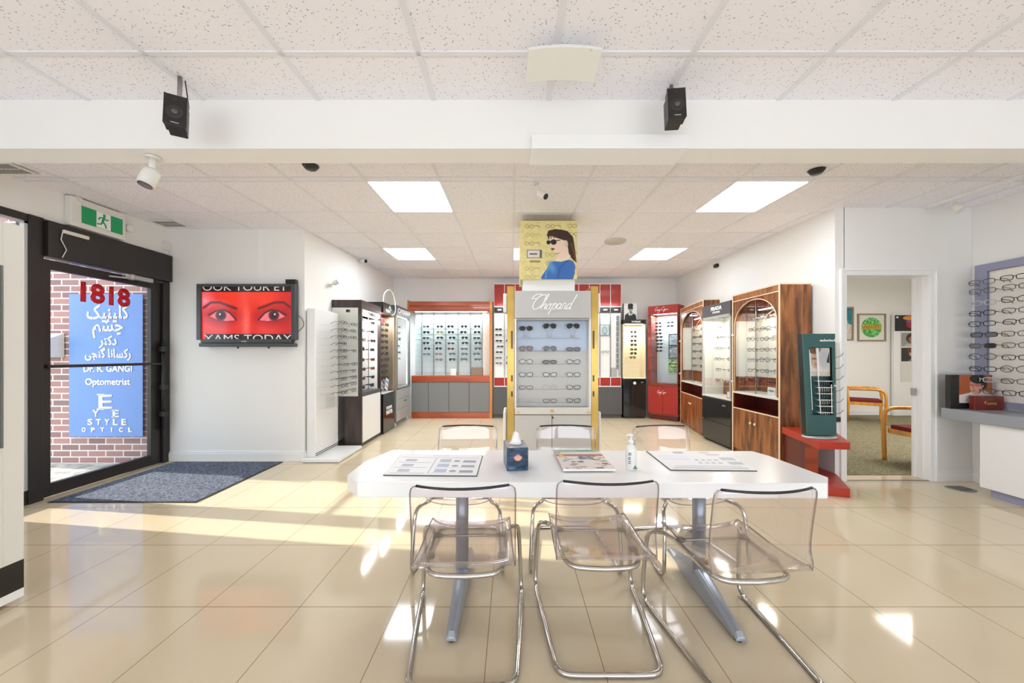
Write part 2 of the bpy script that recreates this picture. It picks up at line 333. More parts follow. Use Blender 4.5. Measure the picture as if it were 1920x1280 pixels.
class Pic:
    """a picture worked out point by point and laid on a finely divided board"""
    def __init__(s, w, h, bg):
        s.w, s.h = w, h; u = np.linspace(0, 1, w+1); v = np.linspace(0, 1, h+1); s.U, s.V = np.meshgrid(u, v)
        s.C = np.zeros((h+1, w+1, 3)); s.C[:] = np.array(bg)/255
    def put(s, a, c): a = np.clip(a, 0, 1)[..., None]; s.C = s.C*(1-a)+np.array(c)/255*a; return s
    def ell(s, cx, cy, rx, ry, c, soft=0.08, rot=0, k=1.0, asp=1.0):
        dx = (s.U-cx)*asp; dy = s.V-cy; ca, sa = math.cos(rot), math.sin(rot)
        d = np.sqrt(((dx*ca+dy*sa)/(rx*asp))**2+((-dx*sa+dy*ca)/ry)**2); return s.put(k*(1+soft-d)/(2*soft), c)
    def rect(s, x0, x1, y0, y1, c, k=1.0): return s.put(k*((s.U >= x0) & (s.U <= x1) & (s.V >= y0) & (s.V <= y1)).astype(float), c)
    def poly(s, pts, c, k=1.0):
        ins = np.zeros(s.U.shape, bool); n = len(pts)
        for i in range(n):
            x1, y1 = pts[i]; x2, y2 = pts[(i+1) % n]
            if y1 == y2: continue
            q = ((y1 > s.V) != (y2 > s.V)) & (s.U < (x2-x1)*(s.V-y1)/(y2-y1)+x1); ins ^= q
        return s.put(k*ins.astype(float), c)
    def line(s, pts, wd, c, k=1.0, asp=1.0):
        D = np.full(s.U.shape, 9.0)
        for (x1, y1), (x2, y2) in zip(pts, pts[1:]):
            dx, dy = (x2-x1)*asp, y2-y1; t = np.clip((((s.U-x1)*asp)*dx+(s.V-y1)*dy)/(dx*dx+dy*dy+1e-9), 0, 1)
            D = np.minimum(D, np.hypot((s.U-x1)*asp-t*dx, s.V-y1-t*dy))
        return s.put(k*(1.5-D/wd), c)
    def noise(s, amp, sx, sy, seed=0):
        r = np.random.RandomState(seed); g = r.rand(sy+2, sx+2); x = s.U*sx; y = s.V*sy; i = x.astype(int); j = y.astype(int); fx = x-i; fy = y-j
        n = (g[j, i]*(1-fx)+g[j, i+1]*fx)*(1-fy)+(g[j+1, i]*(1-fx)+g[j+1, i+1]*fx)*fy
        s.C = np.clip(s.C+(n[..., None]-0.5)*amp, 0, 1); return s
    def build(s, name, mat, parent, corners=None, x0=0, x1=1, y=0, z0=0, z1=1, thick=0.0):
        """corners: function (u, v) -> point; else an upright board at depth y"""
        nv = (s.w+1)*(s.h+1); me = bpy.data.meshes.new(name)
        if corners: vs = [corners(float(u), float(v)) for u, v in zip(s.U.ravel(), s.V.ravel())]
        else: vs = [(x0+(x1-x0)*float(u), y, z0+(z1-z0)*float(v)) for u, v in zip(s.U.ravel(), s.V.ravel())]
        W1 = s.w+1; fs = [(j*W1+i, j*W1+i+1, (j+1)*W1+i+1, (j+1)*W1+i) for j in range(s.h) for i in range(s.w)]
        me.from_pydata(vs, [], fs); a = me.color_attributes.new('Col', 'FLOAT_COLOR', 'POINT')
        c = s.C.reshape(nv, 3); c = np.where(c <= 0.04045, c/12.92, ((c+0.055)/1.055)**2.4); a.data.foreach_set('color', np.hstack([c, np.ones((nv, 1))]).ravel().astype(np.float32))
        me.materials.append(M[mat]); o = bpy.data.objects.new(name, me); COL.objects.link(o); o.parent = parent; return o

# ---------------------------------------------------------------- the room shell
def cz(Y): return CH+1.60+0.028*(Y-4.75)       # the ceiling rises very slightly towards the back
BW = 8.35                                      # back wall
def rwx(Y): return 3.46+(Y-4.0)*0.0483         # inner right wall
struct(MB().box(-4.5, 9.4, -2.6, 8.6, -0.1, 0.0).build('floor', 'floor'))
struct(MB().box(3.62, 9.3, 4.19, 8.34, 0.0, 0.006).build('trim_carpet', 'carpet'))
b = MB(); b.prism([(-2.6, cz(-2.6)), (BW+0.05, cz(BW+0.05)), (BW+0.05, cz(BW+0.05)+0.1), (-2.6, cz(-2.6)+0.1)], -4.5, 5.05, 'x'); struct(b.build('ceiling', 'ceil'))
struct(MB().box(3.64, 9.4, 4.0, 8.5, 3.06, 3.16).build('ceiling', 'wall'))
struct(MB().box(-2.78, 3.80, BW, BW+0.12, 0, 3.3).build('wall_back', 'wall'))
struct(MB().box(-2.78, -2.64, 4.90, BW, 0, 3.3).build('wall_left_inner', 'wall'))
struct(MB().box(-4.5, -2.64, 4.75, 4.90, 0, 3.3).build('wall_screen', 'wall'))
b = MB(); b.prism([(rwx(4.0), 4.0), (rwx(BW), BW), (rwx(BW)+0.1, BW), (3.56, 4.18), (3.56, 4.0)], 0, 3.3); struct(b.build('wall_right_inner', 'wall'))
DX0, DX1, DZ = 3.575, 4.47, 2.20
b = MB(); b.box(3.561, DX0-0.02, 4.0, 4.18, 0, 3.3); b.box(DX1+0.02, 4.95, 4.0, 4.18, 0, 3.3); b.box(DX0-0.02, DX1+0.02, 4.0, 4.18, DZ+0.02, 3.3); struct(b.build('wall_doorway', 'wall'))
struct(MB().box(4.93, 5.05, -2.6, 3.999, 0, 3.3).build('wall_right', 'wall'))
struct(MB().box(3.8, 9.4, 8.36, 8.46, 0, 3.3).build('wall_side_room_back', 'wall'))
struct(MB().box(9.3, 9.4, 4.0, 8.36, 0, 3.3).build('wall_side_room_right', 'wall'))
struct(MB().box(4.96, 9.3, 4.06, 4.18, 0, 3.3).build('wall_side_room_front', 'wall'))
# exterior wall on the left with shop window and door openings
LX = -4.37
b = MB(); b.box(LX-0.12, LX, -2.6, 3.02, 0, 3.3); b.box(LX-0.12, LX, 3.02, 4.75, 2.62, 3.3); struct(b.build('wall_left', 'wall'))
b = MB(); b.box(-4.5, -4.2, -2.6, -2.5, 0, 3.3).box(4.75, 4.93, -2.6, -2.5, 0, 3.3).box(-4.2, 4.75, -2.6, -2.5, 1.9, 3.3).box(-4.2, 4.75, -2.6, -2.5, 0, 0.4); struct(b.build('wall_front', 'wall'))
# dropped beam across the room
struct(MB().box(-4.37, 4.93, 2.24, 2.41, CH+1.237, 3.05).build('wall_beam', 'wall'))
struct(MB().box(0.115, 1.04, 2.195, 2.395, CH+1.215, CH+1.30).build('trim_beam_box', 'trim', bev=0.004))
# ceiling grid
b = MB(); g = 0.012
def bar(x0, x1, y0, y1):
    v = []
    for (x, y) in ((x0, y0), (x1, y0), (x1, y1), (x0, y1)):
        for dz in (-0.006, 0.004): v.append(b.b.verts.new((x, y, cz(y)+dz)))
    for q in ((0, 2, 4, 6), (0, 1, 3, 2), (2, 3, 5, 4), (4, 5, 7, 6), (6, 7, 1, 0)): b._f([v[i] for i in q])
YS = [3.35+0.775*k for k in range(-1, 7)]; XS = [0.02+0.665*k for k in range(-6, 8)]
for y in YS:
    xe0, xe1 = (-4.37, 4.93) if y < 4 else ((-4.37, rwx(y)) if y < 4.75 else (-2.64, rwx(y)))
    bar(xe0, xe1, y-g, y+g)
for x in XS: bar(x-g, x+g, 2.41, 4.0 if x > 3.5 else (4.75 if x < -2.64 else BW))
for k in range(-6, 3): y = 1.88+0.70*k; (y > -2.5) and bar(-4.37, 4.93, y-g*1.2, y+g*1.2)
for k in range(-6, 7): x = 0.22+0.69*k; bar(x-g*1.2, x+g*1.2, -2.5, 2.24)
bmesh.ops.recalc_face_normals(b.b, faces=b.b.faces[:]); struct(b.build('trim_ceiling_grid', 'grid'))
# lay-in light panels
def light_panel(x0, y0, label, px=0.665, py=0.775):
    t = thing('ceiling_light', label, 'light', (x0+px/2, y0+py/2, cz(y0+py/2)-0.0), 0, 'square lay-in ceiling lights')
    zc = lambda y: cz(y)-cz(y0+py/2)-0.008
    h, k = px/2-0.014, py/2-0.014; Y = y0+py/2
    bb = MB(); v = [bb.b.verts.new((sx*h, sy*k, zc(Y+sy*k)+dz)) for dz in (0, 0.006) for sx, sy in ((-1, -1), (1, -1), (1, 1), (-1, 1))]
    for q in ((0, 3, 2, 1), (4, 5, 6, 7), (0, 1, 5, 4), (1, 2, 6, 5), (2, 3, 7, 6), (3, 0, 4, 7)): bb._f([v[i] for i in q])
    bb.build('diffuser', 'panel', t)
light_panel(0.02-0.665*2, 3.35, 'square glowing ceiling light, front left one of the far ceiling')
light_panel(0.02+0.665*3, 3.35, 'square glowing ceiling light, front right one of the far ceiling')
light_panel(0.02-0.665*3, 5.675, 'square glowing ceiling light, rear left one near the orange cabinet')
light_panel(0.02, 5.675, 'square glowing ceiling light half hidden behind the yellow poster box')
light_panel(0.02+0.665*3, 5.675, 'square glowing ceiling light, rear right one near the red cabinet')
# baseboards
def base(name, x0, x1, y0, y1):
    bb = MB().box(x0, x1, y0, y1, 0, 0.10); dx, dy = x1-x0, y1-y0
    s = 0.35
    if dx > dy: bb.box(x0, x1, y0+dy*s, y1, 0.10, 0.125)
    else: bb.box(x0+(dx*s if x0 > 0 else 0), x1-(dx*s if x0 < 0 else 0), y0, y1, 0.10, 0.125)
    struct(bb.build(name, 'trim', bev=0.003))
base('baseboard_screen', -4.37, -2.64, 4.728, 4.75)
base('baseboard_left', -2.64, -2.62, 4.75, BW)
base('baseboard_back', -2.62, 3.6, BW-0.02, BW)
base('baseboard_door_right', 4.54, 4.93, 3.98, 4.0)
base('baseboard_right', 4.91, 4.93, -2.5, 3.98)
base('baseboard_side_room', 3.8, 9.3, 8.34, 8.36)
# doorway trim
b = MB()
for (x0, x1, z0, z1) in ((DX0-0.07, DX0, 0, DZ+0.07), (DX1, DX1+0.07, 0, DZ+0.07), (DX0, DX1, DZ, DZ+0.07)):
    b.box(x0, x1, 3.985, 4.0, z0, z1)
for (x0, x1, z0, z1) in ((DX0-0.07, DX0-0.05, 0, DZ+0.07), (DX1+0.05, DX1+0.07, 0, DZ+0.07), (DX0-0.05, DX1+0.05, DZ+0.05, DZ+0.07)): b.box(x0, x1, 3.973, 3.985, z0, z1)
b.box(DX0-0.02, DX0, 4.0, 4.18, 0, DZ+0.02).box(DX1, DX1+0.02, 4.0, 4.18, 0, DZ+0.02).box(DX0, DX1, 4.0, 4.18, DZ, DZ+0.02)
b.box(DX1-0.012, DX1, 4.05, 4.075, 0, DZ).box(DX1-0.012, DX1, 4.13, 4.155, 0, DZ)
dr = struct(b.build('door_2', 'trim', bev=0.002)); bx(dr, 'door_latch', (DX1-0.02, DX1-0.011, 4.12, 4.17, 0.90, 0.98), 'steel')
bx(dr, 'threshold', (DX0, DX1, 4.0, 4.02, 0.0, 0.006), 'steel')

# ---------------------------------------------------------------- street door, shop window and the street
struct(MB().box(-12, -4.5, -6, 4.65, -0.10, 0.0).build('pavement', 'pave'))
struct(MB().box(-6.9, -4.5, 4.65, 4.9, -0.1, 3.6).build('wall_outside', 'brick'))
d1 = bpy.data.objects.new('door_1', None); COL.objects.link(d1); struct(d1)
Y0, Y1 = 3.47, 4.66
bxs(d1, 'door_frame', [(LX-0.10, LX+0.02, Y0-0.11, Y0, 0, 2.62), (LX-0.10, LX+0.02, Y1, 4.748, 0, 2.27)], 'bronze', 0.004)
bx(d1, 'header_box', (LX-0.10, LX+0.06, Y0, 4.74, 2.27, 2.60), 'bronze', 0.005)
bxs(d1, 'door_leaf', [(LX-0.06, LX-0.01, Y0+0.01, Y0+0.075, 0.01, 2.25), (LX-0.06, LX-0.01, Y1-0.13, Y1-0.01, 0.01, 2.25), (LX-0.06, LX-0.01, Y0+0.075, Y1-0.13, 0.01, 0.13), (LX-0.06, LX-0.01, Y0+0.075, Y1-0.13, 2.16, 2.25)], 'bronze', 0.003)
bx(d1, 'glass_pane', (LX-0.040, LX-0.034, Y0+0.075, Y1-0.13, 0.13, 2.16), 'glass')
bx(d1, 'push_bar', (LX-0.012, LX+0.03, Y0+0.03, Y1-0.03, 1.225, 1.255), 'bronze', 0.008)
b = MB().tube([(LX+0.03, Y1-0.02, 0.42), (LX+0.03, Y1-0.02, 1.52)], 0.02, 8)
for z in (0.62, 0.95, 1.42): b.box(LX, LX+0.075, Y1-0.05, Y1+0.01, z-0.03, z+0.03)
b.build('hinge_rod', 'black', d1)
b = MB().box(LX+0.0, LX+0.05, 4.18, 4.50, 2.215, 2.262); b.tube([(LX+0.03, 4.26, 2.215), (LX+0.10, 4.12, 2.20), (LX+0.03, 4.02, 2.20)], 0.010, 6); b.lathe([(0.03, -0.03), (0.03, 0.03)], (LX+0.03, 4.26, 2.235), 12)
b.build('door_closer', 'silver', d1, 0.01)
b = MB().box(LX+0.061, LX+0.085, Y0+0.10, Y0+0.32, 2.515, 2.55); b.build('door_sensor', 'plastic', d1, 0.008)
MB().tube([(LX+0.075, Y0+0.10, 2.53), (LX+0.07, Y0+0.09, 2.45), (LX+0.075, Y0+0.13, 2.36), (LX+0.07, Y0+0.10, 2.28)], 0.004, 5).build('sensor_cable', 'wire', d1)
# red street number on the pane, seen from behind
nb = text_mb('8181', 0.27, 0, 0, 0, 0.003, mirror=False, width=0.50, bold=0.012)
nb.xform(Matrix.Translation((LX-0.045, 4.07, 2.0)) @ Matrix.Rotation(-PI/2, 4, 'Z')); nb.build('house_number', 'red', d1)
w1 = bpy.data.objects.new('window_1', None); COL.objects.link(w1); struct(w1)
bxs(w1, 'window_frame', [(LX-0.09, LX+0.01, 3.02, 3.08, 0, 2.62), (LX-0.09, LX+0.01, 3.08, Y0-0.11, 0, 0.13), (LX-0.09, LX+0.01, 3.02, Y0, 2.55, 2.62)], 'bronze', 0.004)
bxs(w1, 'inner_bead', [(LX-0.03, LX+0.012, Y0-0.135, Y0-0.11, 0.13, 2.55), (LX-0.03, LX+0.012, 3.08, Y0-0.11, 2.53, 2.55)], 'silver')
bx(w1, 'glass_pane', (LX-0.045, LX-0.039, 3.08, Y0-0.11, 0.13, 2.55), 'glass')
# banner on the brick
bn = thing('banner', 'tall blue banner with white Persian lettering hung on the brick wall outside', 'banner', (-5.02, 4.62, 0.34))
bx(bn, 'sheet', (-0.455, 0.455, -0.006, 0.0, 0, 1.76), 'bluebanner')
def btxt(txt, size, cxx, zz, width=None, bold=0.0):
    return text_mb(txt, size, cxx, zz, -0.008, 0.003, width=width, bold=bold)
def vis(s): return s[::-1]
ar = [(vis('\uFB90\uFEE0\uFEF4\uFEE8\uFEF4\uFB8F'), 0.24, 1.52, 0.52), (vis('\uFB7C\uFEB8\uFEE2'), 0.22, 1.33, 0.38), (vis('\uFEA9\uFB90\uFE98\uFEAE'), 0.16, 1.17, 0.22), (vis('\uFEAD\uFB90\uFEB4\uFE8E\uFEE7\uFE8E \uFB94\uFEE8\uFEA0\uFBFD'), 0.15, 1.02, 0.57)]
for s_, sz, z, wd in ar: btxt(s_, sz, 0.03, z, wd, 0.004).build('lettering', 'whiteink', bn)
for s_, sz, z, wd in (('Dr. R. GANGI', 0.115, 0.84, 0.60), ('Optometrist', 0.115, 0.665, 0.56)): btxt(s_, sz, 0.03, z, wd, 0.003).build('lettering', 'whiteink', bn)
for s_, sz, x, z, wd in (('E', 0.25, 0.0, 0.43, 0.17), ('Y', 0.12, -0.12, 0.285, 0.08), ('E', 0.12, 0.13, 0.285, 0.08), )+tuple((c_, 0.105, 0.02+0.105*(k_-2), 0.18, 0.065) for k_, c_ in enumerate('STYLE'))+tuple((c_, 0.075, 0.02+0.115*(k_-2.5), 0.085, 0.05 if c_ != 'I' else 0.015) for k_, c_ in enumerate('OPTICL')):
    q = btxt(s_, sz, x, z, wd, 0.003)
    if s_ == 'E' and sz > 0.11:   # slab serifs
        h = sz*0.36; q.box(x-wd*0.62, x-wd*0.1, -0.011, -0.008, z-h-0.006, z-h+0.008).box(x-wd*0.62, x-wd*0.1, -0.011, -0.008, z+h-0.008, z+h+0.006)
    q.build('lettering', 'whiteink', bn)
mbx = thing('mailbox', 'white wall mailbox with a dark flap on the brick outside the door', 'mailbox', (-5.70, 4.64, 1.32))
b = MB().box(-0.26, 0.14, -0.18, 0.0, 0, 0.22); b.prism([(-0.18, 0.22), (0.0, 0.22), (0, 0.30)], -0.26, 0.14, 'x'); b.build('box', 'plastic', mbx, 0.004)
b = MB().prism([(-0.20, 0.29), (-0.03, 0.29), (-0.10, 0.16)], -0.195, -0.182, 'y'); b.build('flap', 'dkgrey', mbx)

# mat
b = MB().box(-0.66, 0.66, -0.625, 0.625, 0, 0.010); b.m = 1
for d in ((-0.68, 0.68, -0.645, -0.625), (-0.68, 0.68, 0.625, 0.645), (-0.68, -0.66, -0.625, 0.625), (0.66, 0.68, -0.625, 0.625)): b.box(*d, 0, 0.007)
mt = b.build('entrance_mat', ['mat', 'rubber']); mt.location = (-3.56, 4.05, 0); tag(mt, 'blue-grey ribbed entrance mat lying inside the glass street door', 'mat')

# ---------------------------------------------------------------- exit sign, vents, cameras, speakers, ceiling fittings
ex = thing('exit_sign', 'green running man exit sign in a white box above the street door', 'exit sign', (LX, 3.92, 2.62), PI/2)
bx(ex, 'housing', (-0.28, 0.24, -0.07, 0.0, 0.0, 0.29), 'plastic', 0.008)
bx(ex, 'green_panel', (-0.19, 0.20, -0.074, -0.070, 0.05, 0.22), 'green')
bx(ex, 'white_panel', (-0.06, 0.075, -0.076, -0.074, 0.052, 0.218), 'whiteink')
b = MB()
b.lathe([(0.001, -0.0785), (0.014, -0.0785), (0.014, -0.076), (0.001, -0.076)], (0.012, 0, 0.193), 12, 'y')
for p, r in (([(0.010, 0.175), (-0.004, 0.125)], 0.010), ([(0.008, 0.168), (0.035, 0.15), (0.055, 0.160)], 0.006), ([(0.006, 0.168), (-0.03, 0.160), (-0.043, 0.135)], 0.006), ([(-0.004, 0.125), (0.020, 0.10), (0.030, 0.065)], 0.007), ([(-0.004, 0.125), (-0.018, 0.095), (-0.055, 0.088)], 0.007)):
    b.tube([(x, -0.0765, z) for x, z in p], r, 6)
b.build('running_figure', 'green', ex)
for x in (-0.22, 0.30):
    q = MB().lathe([(0.030, -0.06), (0.045, -0.03), (0.040, 0.0)], (x, -0.03, 0.26 if x < 0 else 0.16), 14, 'y'); q.tube([(x, -0.02, 0.2), (x*0.8, -0.02, 0.2)], 0.015, 6); q.build('emergency_lamp', 'plastic', ex)
def vent(x, y, lx, ly, label):
    t = thing('air_vent', label, 'vent', (x, y, cz(y)-0.004), 0, 'ceiling air vents')
    bx(t, 'frame', (-lx/2, lx/2, -ly/2, ly/2, -0.014, -0.004), 'plastic')
    b = MB()
    n = 8
    for i in range(n):
        for j in range(2):
            xx = -lx/2+0.02+(lx-0.04)*(i+0.08)/n; yy = -ly/2+0.015+(ly-0.03)*(j+0.06)/2
            b.box(xx, xx+(lx-0.04)/n*0.7, yy, yy+(ly-0.03)/2*0.8, -0.016, -0.014)
    b.build('grille', 'grey', t)
vent(-4.12, 4.50, 0.30, 0.22, 'slotted beige ceiling vent beside the exit sign')
vent(-4.20, 3.09, 0.32, 0.20, 'slotted beige ceiling vent at the left end of the beam')
q = MB().lathe([(0.001, -0.02), (0.14, -0.02), (0.15, -0.008), (0.15, 0.0)], (0, 0, 0), 28).build('ceiling_speaker', pm('grille_grey', rgb(196, 190, 184), 0.7, noise=0.2, nscale=300)); q.location = (1.46, 5.28, cz(5.28)-0.004)
tag(q, 'round grey flush ceiling speaker right of the yellow poster box', 'speaker')
for x, y, lb in ((-1.65, 3.06, 'black round downlight in the ceiling behind the beam, left side'), (2.56, 3.14, 'black round downlight in the ceiling behind the beam, right side')):
    q = MB().lathe([(0.001, -0.03), (0.04, -0.03), (0.06, -0.008), (0.065, 0.0)], (0, 0, 0), 20).build('downlight', 'black'); q.location = (x, y, cz(y)-0.004); tag(q, lb, 'downlight', 'black ceiling downlights')
# curved wireless panel
t = thing('wireless_panel', 'white curved wireless panel hanging under the near ceiling tiles', 'device', (0.25, 1.84, CH+1.425))
b = MB(); n = 12
lo = []
for i in range(n+1):
    x = -0.175+0.35*i/n; c = 0.020*(1-(x/0.175)**2); lo.append((x, c))
for (ya, yb) in ((-0.085, 0.085),):
    b.prism([(x, c-0.012) for x, c in lo]+[(x, c+0.004) for x, c in lo[::-1]], ya, yb, 'y')
b.xform(Matrix.Rotation(math.radians(-14), 4, 'X')).build('cover', 'plastic', t, 0.004)
MB().box(-0.05, 0.05, -0.02, 0.06, 0.028, 0.09).build('mount', 'plastic', t)
text_mb('ili', 0.02, 0.12, 0.002, -0.0905, 0.001).build('mark', 'greyink', t)
# loudspeakers on ceiling pipes
def speaker(x, y, ztop, rz, tilt, label):
    t = thing('loudspeaker', label, 'speaker', (x, y, ztop), rz, 'black speakers hung in front of the beam')
    R = Matrix.Rotation(math.radians(tilt), 4, 'X') @ Matrix.Scale(0.84, 4)
    b = MB().prism([(-0.057, 0.006), (-0.050, 0.0), (0.050, 0.0), (0.057, 0.006), (0.057, -0.20), (0.048, -0.212), (-0.048, -0.212), (-0.057, -0.20)][::-1], 0, 0.02, 'y')
    b.prism([(-0.052, 0.0), (0.052, 0.0), (0.052, -0.208), (-0.052, -0.208)], 0.02, 0.07, 'y')
    b.prism([(-0.045, -0.01), (0.045, -0.01), (0.045, -0.20), (-0.045, -0.20)], 0.07, 0.13, 'y')
    b.xform(R).build('cabinet', 'black', t, 0.006)
    MB().lathe([(0.038, -0.004), (0.046, -0.001), (0.046, 0.002)], (0, 0, -0.118), 24, 'y').xform(R).build('woofer', 'rubber', t)
    MB().lathe([(0.003, -0.012), (0.016, -0.009), (0.019, -0.004)], (0, 0, -0.118), 18, 'y').xform(R).build('woofer_cone', 'dkgrey', t)
    MB().lathe([(0.004, -0.005), (0.013, -0.003), (0.015, 0.0)], (0, 0, -0.032), 16, 'y').xform(R).build('tweeter', 'rubber', t)
    text_mb('YAMAHA', 0.010, 0, -0.192, -0.001, 0.001).xform(R).build('badge', 'whiteink', t)
    zc = cz(y+0.09)-ztop
    MB().tube([(0.0, 0.075, -0.03), (0.0, 0.09, zc-0.006)], 0.011, 8).build('pipe', 'steel', t)
    MB().tube([(0.02, 0.13, -0.09), (0.03, 0.13, 0.02), (0.02, 0.10, zc-0.012)], 0.003, 5).build('cable', 'rubber', t)
speaker(-1.77, 1.965, CH+1.368, math.radians(31), -9, 'black loudspeaker hung in front of the beam on the left, turned outward')
speaker(0.89, 2.02, CH+1.445, math.radians(-6), -7, 'black loudspeaker hung in front of the beam above the white beam box')
def bullet(loc, p1, p2, r, label, base_at, grp='white bullet security cameras'):
    t = thing('security_camera', label, 'camera', loc, 0, grp)
    p1 = Vector(p1); p2 = Vector(p2); d = (p2-p1).normalized()
    MB().tube([p1, p1+(p2-p1)*0.12, p1+(p2-p1)*0.3, p2], [r*0.6, r*0.95, r, r], 14).build('body', 'plastic', t)
    MB().tube([p2-d*0.008, p2+d*0.006], r*0.82, 14).build('lens', 'blackgloss', t)
    bb = MB(); ba = Vector(base_at); bb.tube([ba, ba+(p1-ba)*0.15], r*0.9, 12); bb.tube([ba, p1+d*0.02], r*0.42, 8); bb.build('bracket', 'plastic', t)
bullet((-2.24, 2.33, CH+1.237), (0.0, 0.0, -0.085), (-0.02, -0.03, -0.19), 0.045, 'white bullet security camera under the beam near the left loudspeaker', (0, 0.0, -0.003))
bullet((0.22, 3.38, cz(3.38)), (0.02, 0.0, -0.09), (0.08, -0.05, -0.15), 0.032, 'white bullet security camera on the ceiling above the yellow poster box', (0, 0.0, -0.006))
bullet((-2.64, 5.45, 2.37), (0.05, -0.02, 0.02), (0.13, -0.05, 0.045), 0.035, 'small white camera on the left wall above the clear eyewear rack', (0.003, 0, 0))
bullet((-2.64, 6.45, 2.97), (0.05, -0.02, 0.0), (0.14, -0.07, -0.02), 0.035, 'small white camera high on the left wall near the ceiling', (0.003, 0, 0))
q = MB().box(-0.05, 0.0, -0.05, 0.05, -0.03, 0.03).build('security_camera', 'black', bev=0.008); q.location = (rwx(6.5)-0.002, 6.5, 2.90); tag(q, 'small black camera high on the right wall above the walnut cabinets', 'camera')
# track with a spotlight, right
t = thing('track_light', 'white ceiling track with a clear spotlight at the right wall', 'track light', (4.4, 3.2, cz(3.2)))
b = MB()
for dy in (0,):
    v0, v1 = -1.6, 0.74
    b.prism([(v0, cz(3.2+v0)-cz(3.2)-0.002), (v1, cz(3.2+v1)-cz(3.2)-0.002), (v1, cz(3.2+v1)-cz(3.2)-0.03), (v0, cz(3.2+v0)-cz(3.2)-0.03)], -0.02, 0.02, 'x')
b.build('track', 'trim', t)
b = MB().tube([(0.02, 0.55, -0.01), (0.03, 0.55, -0.06)], 0.012, 8).tube([(0.03, 0.55, -0.05), (0.06, 0.50, -0.12)], [0.03, 0.045], 12); b.build('spotlight', 'plastic', t)
q = MB().box(-0.0, 0.03, -0.04, 0.04, -0.05, 0.05).build('wall_sensor', 'plastic', bev=0.005); q.location = (LX+0.001, 4.70, 2.72); tag(q, 'small white sensor box in the corner right of the door header', 'sensor')

# ---------------------------------------------------------------- television on the left wall
tv = thing('television', 'wall television showing a red close-up of two eyes', 'television', (-3.35, 4.75, 0.0))
F = 4.66/700
def tx(px): return (px-960)*F+3.35
def tz(py): return CH-(py-665)*F
bx(tv, 'screen_back', (tx(377), tx(548), -0.075, -0.02, tz(638), tz(535)), 'black')
bxs(tv, 'bezel', [(tx(369), tx(377), -0.10, -0.02, tz(637), tz(532)), (tx(546), tx(554), -0.10, -0.02, tz(637), tz(532)), (tx(377), tx(546), -0.10, -0.02, tz(537), tz(532)), (tx(377), tx(546), -0.10, -0.02, tz(643), tz(635.5))], 'tvgrey', 0.006)
bx(tv, 'sound_bar', (tx(376), tx(552), -0.12, -0.02, tz(650), tz(643.3)), 'tvgrey', 0.006)
bx(tv, 'camera_box', (tx(534), tx(553), -0.08, -0.02, tz(531.5), tz(523)), 'black', 0.004)
text_mb('SHARP', 0.022, tx(459), tz(640), -0.102, 0.001).build('badge', 'whiteink', tv)
bx(tv, 'wall_bracket', (-0.3, 0.3, -0.02, 0.0, 1.45, 2.05), 'black')
p = Pic(190, 106, (206, 26, 26))
p.ell(0.52, 0.78, 0.42, 0.42, (226, 60, 28), 0.8, k=0.9).ell(0.5, 0.5, 0.13, 0.36, (214, 40, 20), 0.7, k=0.8)
p.ell(0.03, 0.72, 0.09, 0.22, (232, 120, 140), 0.6, k=0.7).ell(0.1, 0.25, 0.22, 0.22, (226, 80, 84), 0.8, k=0.6).ell(0.95, 0.5, 0.10, 0.5, (170, 8, 18), 0.8, k=0.6)
p.ell(0.495, 0.26, 0.035, 0.30, (238, 100, 84), 0.7, k=0.75).ell(0.60, 0.30, 0.04, 0.28, (176, 12, 14), 0.8, k=0.5).ell(0.70, 0.18, 0.12, 0.12, (220, 70, 66), 0.8, k=0.5)
for sx, ex_, iy in ((1, 0.22, 0.44), (-1, 0.79, 0.44)):
    a = lambda u: ex_+sx*u
    p.ell(ex_, 0.44, 0.155, 0.155, (120, 10, 22), 0.7, k=0.75)
    p.poly([(a(-0.13), 0.43), (a(-0.06), 0.53), (a(0.02), 0.55), (a(0.09), 0.49), (a(0.15), 0.36), (a(0.06), 0.345), (a(-0.03), 0.36)], (226, 112, 122))
    p.line([(a(-0.15), 0.46), (a(-0.06), 0.54), (a(0.02), 0.56), (a(0.09), 0.50), (a(0.16), 0.37)], 0.013, (58, 8, 20), asp=1.77)
    p.line([(a(-0.12), 0.41), (a(-0.03), 0.355), (a(0.06), 0.335), (a(0.16), 0.35)], 0.006, (110, 20, 32), asp=1.77)
    p.ell(a(-0.01), 0.455, 0.058, 0.10, (70, 22, 34), 0.15).ell(a(-0.01), 0.455, 0.028, 0.05, (24, 6, 12), 0.3).ell(a(-0.02), 0.475, 0.010, 0.018, (250, 220, 226), 0.3)
    p.line([(a(-0.20), 0.60), (a(-0.12), 0.70), (a(-0.02), 0.70), (a(0.08), 0.635), (a(0.16), 0.585)], 0.024, (92, 8, 22), k=0.85, asp=1.77)
p.rect(0, 1, 0.905, 1, (26, 4, 8)).rect(0.04, 1, 0, 0.10, (26, 4, 8))
p.build('picture', 'screen', tv, x0=tx(377), x1=tx(546), y=-0.0765, z0=tz(635.5), z1=tz(537))
zt, zb = tz(537), tz(635.5)
text_mb('OOK YOUR EY', 0.13, tx(458), zt-0.005, -0.0775, 0.001, width=1.06, clip=(zt-0.09, zt, tx(377), tx(546))).build('caption', 'whiteink', tv)
text_mb('XAMS TODAY', 0.13, tx(463), zb+0.01, -0.0775, 0.001, width=1.10, clip=(zb, zb+0.1, tx(377), tx(546))).build('caption', 'whiteink', tv)
MB().tube(cat_rom([(tx(553), -0.03, tz(590)), (tx(561), -0.02, tz(598)), (tx(563), -0.02, tz(610)), (tx(553), -0.03, tz(622))]), 0.004, 5).build('cable', 'rubber', tv)
